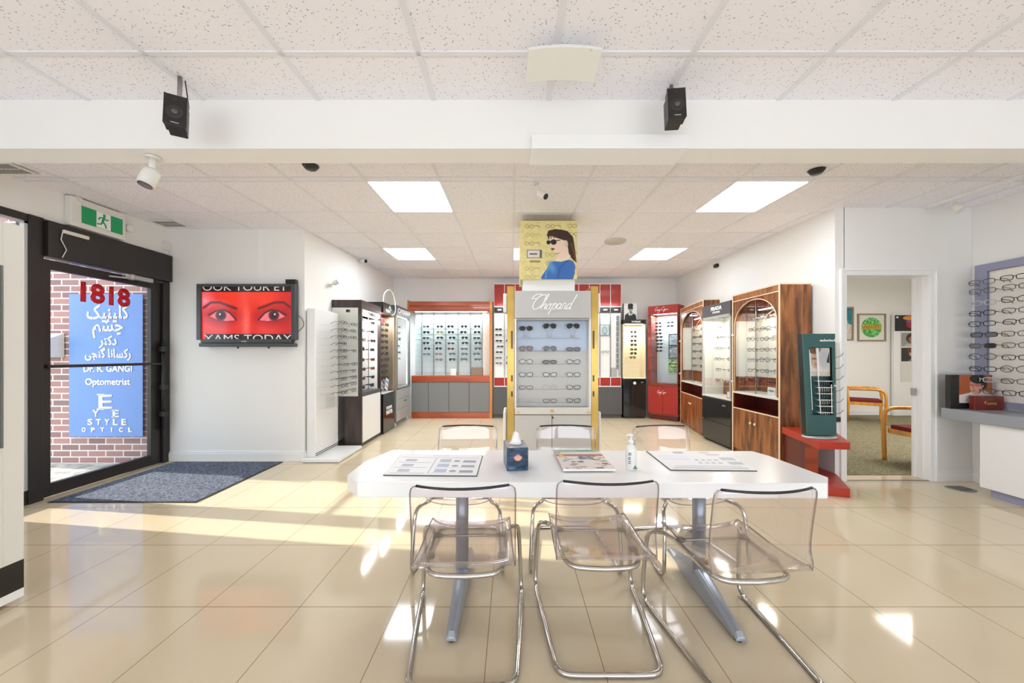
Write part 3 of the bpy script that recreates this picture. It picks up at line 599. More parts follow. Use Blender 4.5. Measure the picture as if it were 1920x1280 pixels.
for px in (444, 502): bx(tv, 'foot_pin', (tx(px)-0.006, tx(px)+0.006, -0.08, -0.06, tz(653), tz(650)), 'black')
q = MB().box(-3.235, -3.215, 4.738, 4.75, 2.25, cz(4.75)).build('cable_channel', 'trim'); q2 = tag(q, 'thin white cable channel running from the ceiling down to the television', 'cable')

# ---------------------------------------------------------------- eyewear
def lens_pts(shape, w, h, n=14):
    out = []
    for k in range(n):
        a = 2*PI*k/n; e = {'round': 2.0, 'rect': 3.6, 'aviator': 2.4, 'cat': 2.8}[shape]
        c, s = math.cos(a), math.sin(a); x = w*math.copysign(abs(c)**(2/e), c); z = h*math.copysign(abs(s)**(2/e), s)
        if shape == 'aviator': z -= 0.15*h*(x/w); x *= 1.0 if z > 0 else 0.84
        if shape == 'cat': z += 0.22*h*(x/w)*(z > 0)
        out.append((x, z))
    return out
GC = {}
def glasses_parts(key):
    """shape, frame material, lens material, detail, rim thickness"""
    if key in GC: return GC[key]
    shape, fm, lm, det, r = key
    n = 14 if det else 10; hw = 0.031; h = {'round': 0.024, 'rect': 0.018, 'aviator': 0.025, 'cat': 0.021}[shape]; cx = 0.0385
    fr = MB(); lens = []; tmp = []
    for s in (-1, 1):
        lp = [(s*(cx+x), z+h+0.001) for x, z in lens_pts(shape, hw, h, n)]
        fr.tube([(x, 0, z) for x, z in lp], r, 6 if det else 4, closed=True)
        L = MB() if det else fr
        L.m = 0 if det else 1
        L.prism(lp, -0.0006, 0.0006, 'y'); fr.m = 0
        lens.append(L)
        T = MB() if det else fr
        xo = s*(cx+hw+0.002); zt = h*1.25
        T.tube([(xo, 0.0, zt), (xo+s*0.002, 0.01, zt+0.002), (xo, 0.095, zt), (xo-s*0.002, 0.135, zt-0.022)], [r*1.2, r*1.2, r*0.9, r*1.1], 5 if det else 4)
        tmp.append(T)
    fr.tube([(-0.009, 0, h*1.35), (0, -0.003, h*1.55), (0.009, 0, h*1.35)], r*1.1, 5)
    def mk(mb, nm, mats):
        me = bpy.data.meshes.new(nm); mb.b.to_mesh(me); mb.b.free()
        for m in mats: me.materials.append(M[m])
        return (nm, me)
    if det: out = [mk(fr, 'frame', [fm])]+[mk(l, 'lens', [lm]) for l in lens]+[mk(t_, 'temple', [fm]) for t_ in tmp]
    else: out = [mk(fr, 'glasses', [fm, lm])]
    GC[key] = out; return out
def glasses(style, loc, rz, label, group, det=False, sc=1.0, rx=0.0, r=None):
    shape, fm, lm = style; sun_ = lm != 'lensclear'
    key = (shape, fm, lm, det, r or (0.0026 if det else 0.0034)); ps = glasses_parts(key); nm = 'sunglasses' if sun_ else 'eyeglasses'
    if det:
        o = bpy.data.objects.new(nm, None); COL.objects.link(o); o.empty_display_size = 0.05
        for n_, me in ps: c = bpy.data.objects.new(n_, me); COL.objects.link(c); c.parent = o
    else: o = bpy.data.objects.new(nm, ps[0][1]); COL.objects.link(o)
    o.location = loc; o.rotation_euler = (rx, 0, rz); o.scale = (sc, sc, sc); tag(o, label, nm, group); return o
SUN = [('aviator', 'frameblk', 'lensdark'), ('rect', 'frameblk', 'lensdark'), ('cat', 'tort', 'lensbrown'), ('round', 'frameblk', 'lensdark'), ('rect', 'framemetal', 'lensdark')]
OPT = [('rect', 'frameblk', 'lensclear'), ('cat', 'frameblk', 'lensclear'), ('round', 'framemetal', 'lensclear'), ('rect', 'tort', 'lensclear'), ('rect', 'framemetal', 'lensclear')]
ORD = ['top', 'second', 'third', 'fourth', 'fifth', 'sixth', 'seventh', 'eighth', 'ninth', 'tenth', 'bottom']
def rown(i, n): return 'bottom row' if i == n-1 else ORD[i]+' row'
DESC = {'frameblk': 'black', 'tort': 'brown', 'framemetal': 'metal', 'redframe': 'red', 'frameclear': 'pale'}
def gl_rows(t, zs, xs, y, styles, where, group, colnames, rz_extra=0, det=False, sc=1.0, skip=(), shelf='shelfclear', sx=None, depth=0.14, jit=0.02, r=None):
    """rows of glasses on clear shelves inside or on thing t (local x along its front, facing local -y)"""
    k = 0
    for i, z in enumerate(zs):
        if shelf: bx(t, 'shelf', (sx[0], sx[1], y-0.012, y+depth, z-0.005, z-0.001), shelf)
        for j, x in enumerate(xs):
            if (i, j) in skip: continue
            st = styles[(i*3+j*2) % len(styles)] if not isinstance(styles, dict) else styles.get((i, j), styles[None])
            kind = 'eyeglasses' if st[2] == 'lensclear' else 'sunglasses'
            p = W(t, (x+random.uniform(-jit, jit), y+0.006, z))
            glasses(st, p, t.rotation_euler.z+rz_extra+random.uniform(-0.12, 0.12), f'{DESC[st[1]]} {kind}, {rown(i, len(zs))}{colnames[j]} {where}', group, det, sc, r=r); k += 1

# ---------------------------------------------------------------- left wall display units (front faces +x)
RZL = PI/2
# 1 clear rack on a white tower
t = thing('eyewear_tower', 'white floor tower with clear shelves of eyeglasses at the wall corner', 'display', (-2.16, 4.66, 0), RZL)
bx(t, 'base_platform', (0.0, 0.72, 0.0, 0.475, 0.006, 0.045), 'white', 0.004)
bx(t, 'base_edge', (0.01, 0.71, 0.01, 0.46, 0.0, 0.006), 'black')
bx(t, 'back_panel', (0.10, 0.72, 0.345, 0.46, 0.045, 1.945), 'white', 0.01)
bxs(t, 'dark_groove', [(0.10, 0.72, 0.341, 0.345, 0.062, 0.070), (0.10, 0.72, 0.341, 0.345, 0.085, 0.093)], 'black')
bxs(t, 'side_sheet', [(0.712, 0.716, 0.02, 0.345, 0.80, 1.93)], 'shelfclear')
bxs(t, 'leaflet_holder', [(0.16, 0.40, 0.18, 0.183, 0.66, 0.80), (0.16, 0.40, 0.24, 0.243, 0.66, 0.84), (0.16, 0.163, 0.18, 0.243, 0.66, 0.80), (0.16, 0.40, 0.18, 0.345, 0.655, 0.66)], 'shelfclear')
bx(t, 'hook', (0.40, 0.44, 0.05, 0.09, 1.93, 1.965), 'black')
zs = [1.749-0.0909*k for k in range(11)]
st = {None: OPT[0], (2, 1): OPT[3], (7, 0): OPT[4], (7, 1): OPT[4], (5, 0): OPT[1], (9, 0): OPT[4], (9, 1): OPT[2], (10, 1): OPT[2], (4, 1): OPT[4], (6, 0): OPT[4]}
gl_rows(t, zs, [0.20, 0.50], 0.015, st, 'of the clear corner rack', 'eyeglasses on the clear corner rack', [', near column', ', far column'], det=True, sx=(0.12, 0.71), depth=0.32, skip=((3, 1), (5, 1)), sc=1.05)
# 2 espresso tower
t = thing('display_cabinet', 'dark brown open display tower with white door and two glasses columns', 'cabinet', (-2.20, 5.46, 0), RZL)
bxs(t, 'frame', [(0, 0.035, 0, 0.05, 0.0, 2.03), (0.785, 0.82, 0, 0.05, 0.0, 2.03), (0, 0.82, 0, 0.435, 2.04, 2.155), (0, 0.035, 0.05, 0.25, 0.0, 0.74), (0.785, 0.82, 0.05, 0.43, 0.0, 2.04), (0.035, 0.785, 0.0, 0.05, 2.03, 2.04), (0.035, 0.785, 0.01, 0.43, 0.0, 0.05), (0, 0.035, 0, 0.05, 2.03, 2.04)], 'espresso', 0.002)
bxs(t, 'dark_bar', [(0.035, 0.785, 0.002, 0.30, 0.735, 0.79)], 'dkgrey')
bx(t, 'back_panel', (0.035, 0.785, 0.19, 0.21, 0.79, 1.94), 'white')
bx(t, 'side_panel', (0.0, 0.034, 0.052, 0.43, 0.745, 2.04), 'offwhite'); bxs(t, 'side_lining', [(0.035, 0.04, 0.052, 0.19, 0.79, 1.94), (0.78, 0.7849, 0.052, 0.19, 0.79, 1.94)], 'white')
bx(t, 'door', (0.04, 0.78, 0.0, 0.02, 0.055, 0.73), 'white', 0.003)
bx(t, 'sign_panel', (0.04, 0.78, 0.004, 0.03, 1.945, 2.028), 'offwhite', 0.003)
area('brown_cabinet_lamp', W(t, (0.41, 0.09, 1.93)), (0, 0, RZL), 0.7, 0.06, 5, (1, 0.97, 0.92))
text_mb('T  MARC. A', 0.055, 0.42, 1.985, 0.003, 0.002, bold=0.0015).build('lettering', 'grey', t)
bxs(t, 'divider_rod', [(0.405, 0.412, 0.05, 0.06, 0.79, 1.94)], 'dkgrey'); bx(t, 'led_strip', (0.06, 0.76, 0.03, 0.045, 1.937, 1.944), 'led')
zs = [1.842, 1.70, 1.555, 1.41, 1.253, 1.11, 0.97, 0.835]
gl_rows(t, zs, [0.18, 0.58], 0.05, {None: SUN[1], (0, 0): OPT[2], (2, 0): OPT[1], (2, 1): ('rect', 'tort', 'lensbrown'), (4, 1): ('rect', 'redframe', 'lensbrown'), (5, 1): ('rect', 'redframe', 'lensbrown'), (6, 0): SUN[2], (1, 0): OPT[0], (3, 0): SUN[0], (7, 1): SUN[3]},
        'of the dark brown tower', 'glasses in the dark brown tower', [', near column', ', far column'], sx=(0.06, 0.76), depth=0.12, sc=1.15, r=0.0045)
# 3 black sports brand stand
t = thing('display_stand', 'black narrow display stand with leaping cat logo and paper flyers', 'display', (-2.18, 6.33, 0), RZL)
bx(t, 'base_cabinet', (0, 0.60, 0, 0.44, 0.0, 0.68), 'blackgloss', 0.004)
bx(t, 'counter', (0.01, 0.59, 0.01, 0.43, 0.68, 0.69), 'white')
bx(t, 'header', (0, 0.60, 0, 0.44, 2.07, 2.25), 'black', 0.004)
bxs(t, 'post', [(0.57, 0.60, 0.0, 0.03, 0.69, 2.07)], 'tan'); bxs(t, 'back_panel', [(0.0, 0.60, 0.42, 0.44, 0.69, 2.07)], 'tan')
bx(t, 'display_column', (0.10, 0.34, 0.16, 0.20, 0.69, 2.07), 'beigepaint')
bx(t, 'glass_panel', (0.575, 0.58, 0.04, 0.42, 0.69, 2.07), 'glass')
b = text_mb('PUMA', 0.085, 0.24, 2.115, -0.001, 0.002, bold=0.003)
b.prism([(0.26, 2.165), (0.32, 2.18), (0.37, 2.15), (0.41, 2.135), (0.40, 2.16), (0.37, 2.19), (0.34, 2.215), (0.35, 2.235), (0.33, 2.225), (0.29, 2.19)], -0.003, -0.001, 'y'); b.build('lettering', 'whiteink', t)
b = text_mb('FOREVER', 0.07, 0.30, 0.42, -0.001, 0.002, bold=0.003, width=0.30); b.build('lettering', 'whiteink', t)
b = text_mb('FASTER', 0.09, 0.31, 0.34, -0.001, 0.002, bold=0.005, width=0.34); b.build('lettering', 'whiteink', t)
MB().tube(cat_rom([(0.05, 0.02, 2.25), (0.10, 0.02, 2.40), (0.30, 0.0, 2.50), (0.48, -0.02, 2.42), (0.55, -0.03, 2.22), (0.50, -0.03, 2.10), (0.42, 0.0, 2.06)]), 0.010, 6).build('white_hoop', 'wire', t)
area('stand_cabinet_lamp', W(t, (0.28, 0.1, 2.05)), (0, 0, RZL), 0.4, 0.1, 4, (1, 0.94, 0.85))
bx(t, 'red_sign', (0.14, 0.36, 0.10, 0.11, 1.92, 2.0), 'red')
zs = [1.86, 1.76, 1.66, 1.555, 1.45, 1.345, 1.24, 1.13, 1.02, 0.91]
gl_rows(t, zs, [0.11, 0.36], 0.06, [SUN[1], SUN[0], SUN[3]], 'of the black cat-logo stand', 'sunglasses in the black cat-logo stand', [', near column', ', far column'], sx=(0.02, 0.50), depth=0.10, sc=1.15, r=0.0045)
fl = thing('flyer_holder', 'tilted white and blue paper flyers leaning on the black cat-logo stand', 'flyers', W(t, (0.34, 0.06, 0.69)), RZL)
p = Pic(20, 20, (236, 240, 246)); p.rect(0.1, 0.9, 0.6, 0.85, (120, 150, 200)).rect(0.1, 0.5, 0.2, 0.45, (170, 180, 200)).rect(0.6, 0.9, 0.15, 0.4, (150, 160, 190))
for i, (a, c) in enumerate(((0.0, 0.0), (0.07, 0.05))):
    b = MB().box(-0.12, 0.03, a, a+0.004, 0.0, 0.20); b.xform(Matrix.Rotation(0.4, 4, 'Y') @ Matrix.Translation((0, 0, 0.03))).build('flyer', 'paper', fl)
    p.build('flyer_print', 'print', fl, corners=lambda u, v, a=a: tuple(Matrix.Rotation(0.4, 4, 'Y') @ Vector((-0.12+0.15*u, a-0.001, 0.03+0.20*v))))
# 4 grey glazed unit on castors
t = thing('display_cabinet', 'grey glazed display cabinet on castors beside the orange-framed wall cabinet', 'cabinet', (-2.15, 6.96, 0), RZL)
bx(t, 'header', (0, 0.93, 0, 0.44, 2.10, 2.28), 'dkgrey', 0.004)
bxs(t, 'frame', [(0, 0.07, 0, 0.04, 0.70, 2.10), (0.86, 0.93, 0, 0.04, 0.70, 2.10), (0.0, 0.02, 0.04, 0.44, 0.70, 2.10), (0.02, 0.91, 0.0, 0.43, 0.695, 0.725)], 'midgrey', 0.002)
bx(t, 'side_panel', (-0.012, -0.001, 0.0, 0.30, 0.70, 2.10), 'tan')
bx(t, 'back_panel', (0.02, 0.93, 0.36, 0.40, 0.725, 2.10), 'bluelining'); bx(t, 'glass_door', (0.07, 0.86, 0.014, 0.020, 0.73, 2.09), 'glass')
bxs(t, 'led_strip', [(0.10, 0.84, 0.05, 0.065, 2.085, 2.097), (0.845, 0.857, 0.045, 0.06, 0.75, 2.08)], 'ledcool')
bx(t, 'body', (0.01, 0.92, 0.02, 0.43, 0.09, 0.695), 'midgrey')
for i, (z0, z1) in enumerate(((0.10, 0.30), (0.305, 0.50), (0.505, 0.69))):
    dwr = bx(t, 'drawer', (0.03, 0.90, 0.004, 0.02, z0, z1), 'silver', 0.002)
    if i == 1: bx(dwr, 'handle', (0.50, 0.62, -0.012, 0.004, 0.43, 0.445), 'black')
for x in (0.06, 0.86):
    for y in (0.06, 0.36):
        MB().lathe([(0.022, -0.014), (0.035, -0.010), (0.035, 0.010), (0.022, 0.014)], (x, y, 0.035), 14, 'x').box(x-0.012, x+0.012, y-0.01, y+0.02, 0.05, 0.09).build('castor', 'plastic', t)
text_mb('CARRERA', 0.13, 0.47, 2.19, -0.001, 0.003, width=0.78, bold=0.004).build('lettering', 'whiteink', t)
zs = [1.90, 1.77, 1.64, 1.51, 1.38, 1.25]
gl_rows(t, zs, [0.22, 0.46, 0.70], 0.16, [SUN[4], SUN[1], SUN[0], OPT[4]], 'of the grey castor cabinet', 'glasses in the grey castor cabinet', [', near column', ', middle column', ', far column'], sx=(0.03, 0.85), depth=0.12, sc=1.1)
gl_area = area('grey_cabinet_lamp', W(t, (0.46, 0.14, 2.07)), (0, 0, RZL), 0.7, 0.1, 5, (0.9, 0.96, 1.0))

# ---------------------------------------------------------------- back wall
t = thing('wall_cabinet', 'orange-framed wall cabinet with grey doors and rows of sunglasses', 'cabinet', (-2.14, 7.95, 0), 0)
o0 = 2.14
bxs(t, 'header', [(-0.08, 1.66, 0.0, 0.38, 2.39, 2.485), (-0.08, 1.66, 0.01, 0.38, 2.28, 2.385)], 'orange', 0.003)
bx(t, 'left_post', (-0.09, -0.06, -0.005, 0.38, 2.28, 2.51), 'orangepost')
bx(t, 'right_post', (1.66, 1.72, -0.01, 0.38, 0.0, 2.50), 'orangepost', 0.003)
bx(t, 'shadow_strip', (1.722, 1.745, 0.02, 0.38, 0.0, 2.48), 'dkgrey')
bx(t, 'ledge', (0.0, 1.66, -0.01, 0.38, 0.77, 0.905), 'orange', 0.003)
bx(t, 'base_board', (0.0, 1.66, 0.0, 0.38, 0.0, 0.125), 'orange', 0.003)
bx(t, 'back_panel', (0.0, 1.50, 0.31, 0.33, 0.905, 2.28), 'bluelining'); bx(t, 'mirror_panel', (1.50, 1.66, 0.20, 0.33, 0.905, 2.28), 'offwhite')
bx(t, 'body', (0.0, 1.66, 0.03, 0.38, 0.125, 0.77), 'dkgrey')
for x0, x1 in ((0.0, 0.355), (0.362, 0.788), (0.795, 1.222), (1.229, 1.656)): bx(t, 'door', (x0, x1, 0.0, 0.03, 0.13, 0.765), 'grey', 0.003)
bxs(t, 'divider', [(X+o0-0.004, X+o0+0.004, 0.27, 0.31, 0.91, 2.28) for X in (-1.99, -1.732, -1.465, -1.193, -0.919, -0.654)], 'midgrey')
bxs(t, 'panel_joint', [(0.0, 1.49, 0.305, 0.31, z-0.0025, z+0.0025) for z in [0.96+0.121*k for k in range(11)]], 'silver')
bx(t, 'led_strip', (0.05, 1.6, 0.10, 0.13, 2.268, 2.28), 'ledcool')
area('orange_cabinet_lamp', W(t, (0.8, 0.13, 2.25)), (0, 0, 0), 1.5, 0.12, 11, (0.90, 0.97, 1.0))
zs = [1.94, 1.815, 1.695, 1.58, 1.46, 1.345, 1.225]
cx_ = [X+o0 for X in (-1.866, -1.585, -1.32, -1.045, -0.76)]
gl_rows(t, zs, cx_, 0.17, {None: ('aviator', 'frameblk', 'lensdark'), (0, 0): ('round', 'framemetal', 'lensdark'), (0, 1): ('round', 'framemetal', 'lensdark'), (1, 1): ('aviator', 'framemetal', 'lensgreen'), (5, 1): ('cat', 'redframe', 'lensbrown'), (6, 1): ('cat', 'tort', 'lensbrown'), (2, 0): SUN[1], (3, 2): SUN[1], (4, 3): SUN[1], (2, 4): SUN[1], (5, 0): SUN[1], (6, 4): SUN[3], (5, 3): SUN[3], (4, 2): SUN[2]},
        'of the orange-framed cabinet', 'sunglasses in the orange-framed cabinet', [', first column', ', second column', ', third column', ', fourth column', ', fifth column'], sx=(0.01, 1.49), depth=0.13, skip=((6, 0),), sc=1.0)
q = MB().box(-0.13, 0.13, 0, 0.02, 0, 0.17).build('price_card', 'tan'); q.location = W(t, (1.38, 0.20, 0.905)); tag(q, 'olive card standing at the lower right of the orange-framed cabinet', 'card')
q = MB().box(-0.06, 0.06, 0, 0.02, 0, 0.14).build('price_card', 'paper'); q.location = W(t, (0.86, 0.20, 0.905)); tag(q, 'small white card standing low in the middle of the orange-framed cabinet', 'card')

t = thing('wall_unit', 'long white wall unit with red panels and grey base behind the kiosk', 'display', (-0.386, 7.95, 0), 0)
cw = 2.72/12
bx(t, 'carcass', (0, 2.72, 0.06, 0.38, 0.665, 2.87), 'white'); bx(t, 'base_cabinet', (-0.01, 2.73, 0.0, 0.38, 0.08, 0.665), 'dkgrey', 0.003); bx(t, 'plinth', (0.0, 2.72, 0.03, 0.38, 0.0, 0.08), 'dkgrey')
for k in range(12):
    x0 = k*cw+0.008; x1 = (k+1)*cw-0.008
    bx(t, 'red_panel', (x0, x1, 0.03, 0.06, 2.39, 2.855), 'redlam', 0.002)
    lb_ = bx(t, 'brand_label', (x0, x1, 0.04, 0.06, 2.25, 2.37), 'black')
    bx(lb_, 'label_print', (x0+0.07, x1-0.06, 0.037, 0.04, 2.30, 2.325), 'whiteink')
    bx(t, 'lower_red_panel', (x0, x1, 0.03, 0.06, 0.69, 0.86), 'redlam', 0.002)
bxs(t, 'edge_strip', [(0, 2.72, 0.03, 0.06, 0.665, 0.688), (0, 2.72, 0.03, 0.06, 0.862, 0.872)]+[(k*cw-0.006 if k else 0.0, k*cw+0.006 if k < 12 else 2.72, 0.028, 0.06, 0.688, 0.862) for k in range(13)], 'white')
bxs(t, 'upper_edge_strip', [(0.0, 2.72, 0.03, 0.06, 2.857, 2.87), (0, 2.72, 0.03, 0.06, 2.372, 2.388)]+[(k*cw-0.006 if k else 0.0, k*cw+0.006 if k < 12 else 2.72, 0.028, 0.06, 2.388, 2.857) for k in range(13)], 'white')
bxs(t, 'divider', [(k*cw-0.005, k*cw+0.005, 0.03, 0.06, 0.872, 2.25) for k in range(1, 12)], 'grey')
zs = [1.875, 1.755, 1.63, 1.51, 1.39, 1.27, 1.155]
gl_rows(t, zs, [cw/2, cw*1.5], 0.0, [SUN[4], SUN[1], SUN[0]], 'of the white red-paneled unit', 'glasses on the white red-paneled unit', [', first column', ', second column'], sx=(0.01, cw*2-0.01), depth=0.058, sc=0.95)
area('red_unit_lamp', W(t, (1.36, -0.12, 2.42)), (math.radians(30), 0, 0), 2.6, 0.08, 6)
X = 1.36*0+2.255
pc = thing('framed_picture', 'small framed picture of a pale perfume bottle on the red-paneled unit', 'picture', (1.98, 7.98, 1.76))
bx(pc, 'frame', (-0.105, 0.105, 0.0, 0.028, 0, 0.235), 'tvgrey', 0.002)
p = Pic(30, 32, (190, 206, 208)); p.ell(0.5, 0.45, 0.33, 0.4, (140, 164, 170), 0.15).poly([(0.3, 0.6), (0.5, 0.95), (0.7, 0.6)], (150, 172, 178)).ell(0.5, 0.45, 0.2, 0.26, (172, 190, 194), 0.2).rect(0.4, 0.6, 0.05, 0.18, (120, 140, 146))
p.build('print', 'print', pc, x0=-0.095, x1=0.095, y=-0.001, z0=0.01, z1=0.225)
bx(t, 'shelf', (10*cw+0.01, 11*cw-0.01, -0.01, 0.058, 1.386, 1.39), 'shelfclear')
glasses(('round', 'framemetal', 'lensclear'), (1.99, 7.955, 1.391), 0, 'single pair of thin round eyeglasses on the right of red-paneled unit', None, sc=1.0)
bxs(t, 'slat_column', [(11*cw+0.13, 11*cw+0.16, 0.02, 0.058, 1.05+0.115*k, 1.15+0.115*k) for k in range(10)], 'grey')
bx(t, 'side_rail', (11*cw+0.18, 11*cw+0.215, 0.03, 0.059, 0.9, 2.2), 'silver')
q = MB().box(-0.06, 0.06, 0, 0.01, 0, 0.2).build('leaflet', 'greyink'); q.location = (2.18, 7.98, 0.873); tag(q, 'grey photo leaflet standing at the right foot of the red-paneled unit', 'leaflet')

# small black cabinet with lit interior
t = thing('display_cabinet', 'narrow black display cabinet with cream lit interior beside the red unit', 'cabinet', (2.37, 7.94, 0), 0)
bx(t, 'base_cabinet', (0, 0.48, 0, 0.38, 0.03, 0.845), 'blackgloss', 0.004); bx(t, 'plinth', (0.02, 0.46, 0.03, 0.38, 0.0, 0.03), 'black')
bx(t, 'header', (0, 0.48, 0, 0.38, 2.01, 2.10), 'black', 0.003)
bxs(t, 'lining', [(0.02, 0.46, 0.34, 0.36, 0.86, 2.01), (0.0, 0.02, 0.02, 0.36, 0.86, 2.01), (0.46, 0.48, 0.02, 0.36, 0.86, 2.01), (0, 0.48, 0, 0.38, 0.845, 0.86)], 'beigepaint')
bx(t, 'glass_door', (0.02, 0.46, 0.006, 0.012, 0.862, 2.008), 'glass'); bx(t, 'led_strip', (0.05, 0.43, 0.05, 0.08, 2.0, 2.01), 'led')
area('black_cabinet_lamp', W(t, (0.24, 0.16, 1.98)), (0, 0, 0), 0.38, 0.1, 3.5, (1.0, 0.88, 0.66))
text_mb('MONTBLANC', 0.05, 0.27, 2.055, -0.001, 0.002, bold=0.002, width=0.19).build('lettering', 'whiteink', t)
MB().lathe([(0.028, -0.012), (0.032, 0.0)], (0.24, 0, 0.75), 16, 'y').build('round_sticker', 'whiteink', t); bx(t, 'handle', (0.37, 0.42, -0.02, 0.0, 0.755, 0.775), 'steel', 0.004)
zs = [1.82, 1.725, 1.63, 1.54, 1.445, 1.355, 1.265]
gl_rows(t, zs, [0.265], 0.14, {None: ('aviator', 'framemetal', 'lensdark'), (2, 0): SUN[3], (4, 0): SUN[2], (6, 0): ('aviator', 'framemetal', 'lensgreen')}, 'of narrow black cabinet', 'sunglasses in the narrow black cabinet', [''], sx=(0.03, 0.45), depth=0.13)
pc = thing('photo_board', 'black-and-white portrait board of a person in dark glasses standing on black cabinet', 'picture', (2.565, 8.08, 2.10))
bx(pc, 'board', (-0.145, 0.145, 0.0, 0.03, 0, 0.36), 'paper'); bx(pc, 'dark_edge', (-0.16, -0.145, 0.0, 0.03, 0, 0.36), 'black')
p = Pic(48, 60, (232, 232, 232)); p.ell(0.5, 0.70, 0.18, 0.2, (176, 176, 176), 0.1).ell(0.5, 0.88, 0.2, 0.13, (28, 28, 28), 0.1).rect(0.3, 0.36, 0.68, 0.85, (40, 40, 40)).ell(0.42, 0.72, 0.1, 0.06, (16, 16, 16), 0.1).ell(0.6, 0.72, 0.1, 0.06, (16, 16, 16), 0.1)
p.rect(0.4, 0.6, 0.45, 0.56, (130, 130, 130)).poly([(0.05, 0), (0.08, 0.3), (0.35, 0.46), (0.65, 0.46), (0.9, 0.3), (0.95, 0)], (42, 42, 44)).poly([(0.3, 0.36), (0.42, 0.5), (0.55, 0.36), (0.66, 0.5), (0.75, 0.42), (0.6, 0.3), (0.42, 0.28)], (206, 206, 206)).ell(0.5, 0.62, 0.06, 0.02, (60, 60, 60), 0.2)
p.build('print', 'print', pc, x0=-0.145, x1=0.145, y=-0.001, z0=0, z1=0.36)

# red corner cabinet
RZE = math.radians(-43.7)
t = thing('display_cabinet', 'red angled corner cabinet with white script header and glazed front', 'cabinet', (2.885, 7.925, 0), RZE)
bx(t, 'header', (0, 0.62, 0, 0.35, 2.20, 2.375), 'redlam', 0.003)
bxs(t, 'frame', [(0, 0.07, 0.0, 0.35, 0.72, 2.20), (0.60, 0.62, 0, 0.35, 0.72, 2.20), (0, 0.62, 0, 0.35, 0.70, 0.76)], 'cherryred', 0.002)
bx(t, 'body', (0.0, 0.62, 0.02, 0.35, 0.10, 0.70), 'cherryred'); bx(t, 'plinth', (0.02, 0.60, 0.03, 0.34, 0, 0.10), 'niche')
for x0, x1 in ((0.004, 0.307), (0.313, 0.616)): bx(t, 'door', (x0, x1, 0.0, 0.02, 0.13, 0.69), 'redlam', 0.002)
bx(t, 'back_panel', (0.07, 0.60, 0.31, 0.33, 0.76, 2.20), 'bluelining'); bx(t, 'glass_door', (0.07, 0.60, 0.01, 0.015, 0.76, 2.20), 'glass'); bx(t, 'led_strip', (0.1, 0.58, 0.05, 0.08, 2.19, 2.20), 'ledcool')
area('red_cabinet_lamp', W(t, (0.33, 0.15, 2.17)), (0, 0, RZE), 0.45, 0.1, 5, (0.9, 0.96, 1.0))
def script(strokes, sx, sz, ox, oz, y, r, shear=0.3):
    b = MB()
    for s_ in strokes: b.tube([(ox+sx*(a+shear*c), y, oz+sz*c) for a, c in [(v.x, v.y) for v in cat_rom([(p_[0], p_[1], 0) for p_ in s_], 5)]], r, 5)
    return b
SC2 = [[(0.8, 1.6), (0.3, 1.9), (-0.1, 1.0), (0.1, 0.2), (0.7, 0.3), (0.8, 0.9), (0.5, 0.9)], [(0.9, 0.9), (1.0, 0.2), (1.3, 0.3), (1.4, 0.9), (1.4, 0.1)], [(1.6, 0.9), (1.8, 0.2), (2.1, 0.9), (1.8, -0.6), (1.4, -0.9)], [(3.4, 1.6), (2.9, 1.9), (2.5, 1.0), (2.8, 0.2), (3.3, 0.3)], [(3.4, 0.8), (3.6, 0.2), (3.9, 0.9), (3.6, -0.7)], [(4.0, 0.2), (4.2, 0.8), (4.5, 0.3), (4.9, 0.7), (5.1, 0.3)]]
script(SC2, 0.052, 0.042, 0.15, 2.26, -0.002, 0.0035).build('lettering', 'whiteink', t)
script(SC2, 0.035, 0.035, 0.20, 0.55, -0.002, 0.003).build('lettering', 'whiteink', t)
zs = [2.0-0.073*k for k in range(9)]
gl_rows(t, zs, [0.19, 0.42], 0.10, [SUN[1], SUN[0], SUN[4]], 'of the red corner cabinet', 'glasses in the red corner cabinet', [', left column', ', right column'], sx=(0.08, 0.59), depth=0.12, sc=0.95, skip=[(i, 1) for i in range(2, 9)])
for i, z in enumerate((1.54, 1.27)):
    q = thing('framed_picture', f'dark-framed picture inside the red corner cabinet, {"upper" if i == 0 else "lower"} one', 'picture', W(t, (0.46, 0.24, z-0.0)), RZE)
    bx(q, 'frame', (-0.12, 0.12, 0.0, 0.02, 0, 0.25), 'tvgrey'); p = Pic(20, 20, (170, 186, 196)); p.noise(0.5, 7, 7, i).ell(0.5, 0.35, 0.5, 0.25, (120, 136, 140), 0.4, k=0.6); p.build('print', 'print', q, x0=-0.10, x1=0.10, y=-0.001, z0=0.02, z1=0.23)
q = thing('framed_picture', 'green leafy picture low inside the red corner cabinet', 'picture', W(t, (0.46, 0.24, 0.98)), RZE)
bx(q, 'board', (-0.12, 0.12, 0.0, 0.02, 0, 0.26), 'paper'); p = Pic(30, 30, (110, 150, 70)); p.noise(0.7, 12, 12, 3)
for z in (0.3, 0.55, 0.8): p.rect(0, 1, z, z+0.03, (225, 230, 225))
p.build('print', 'print', q, x0=-0.12, x1=0.12, y=-0.001, z0=0, z1=0.26)

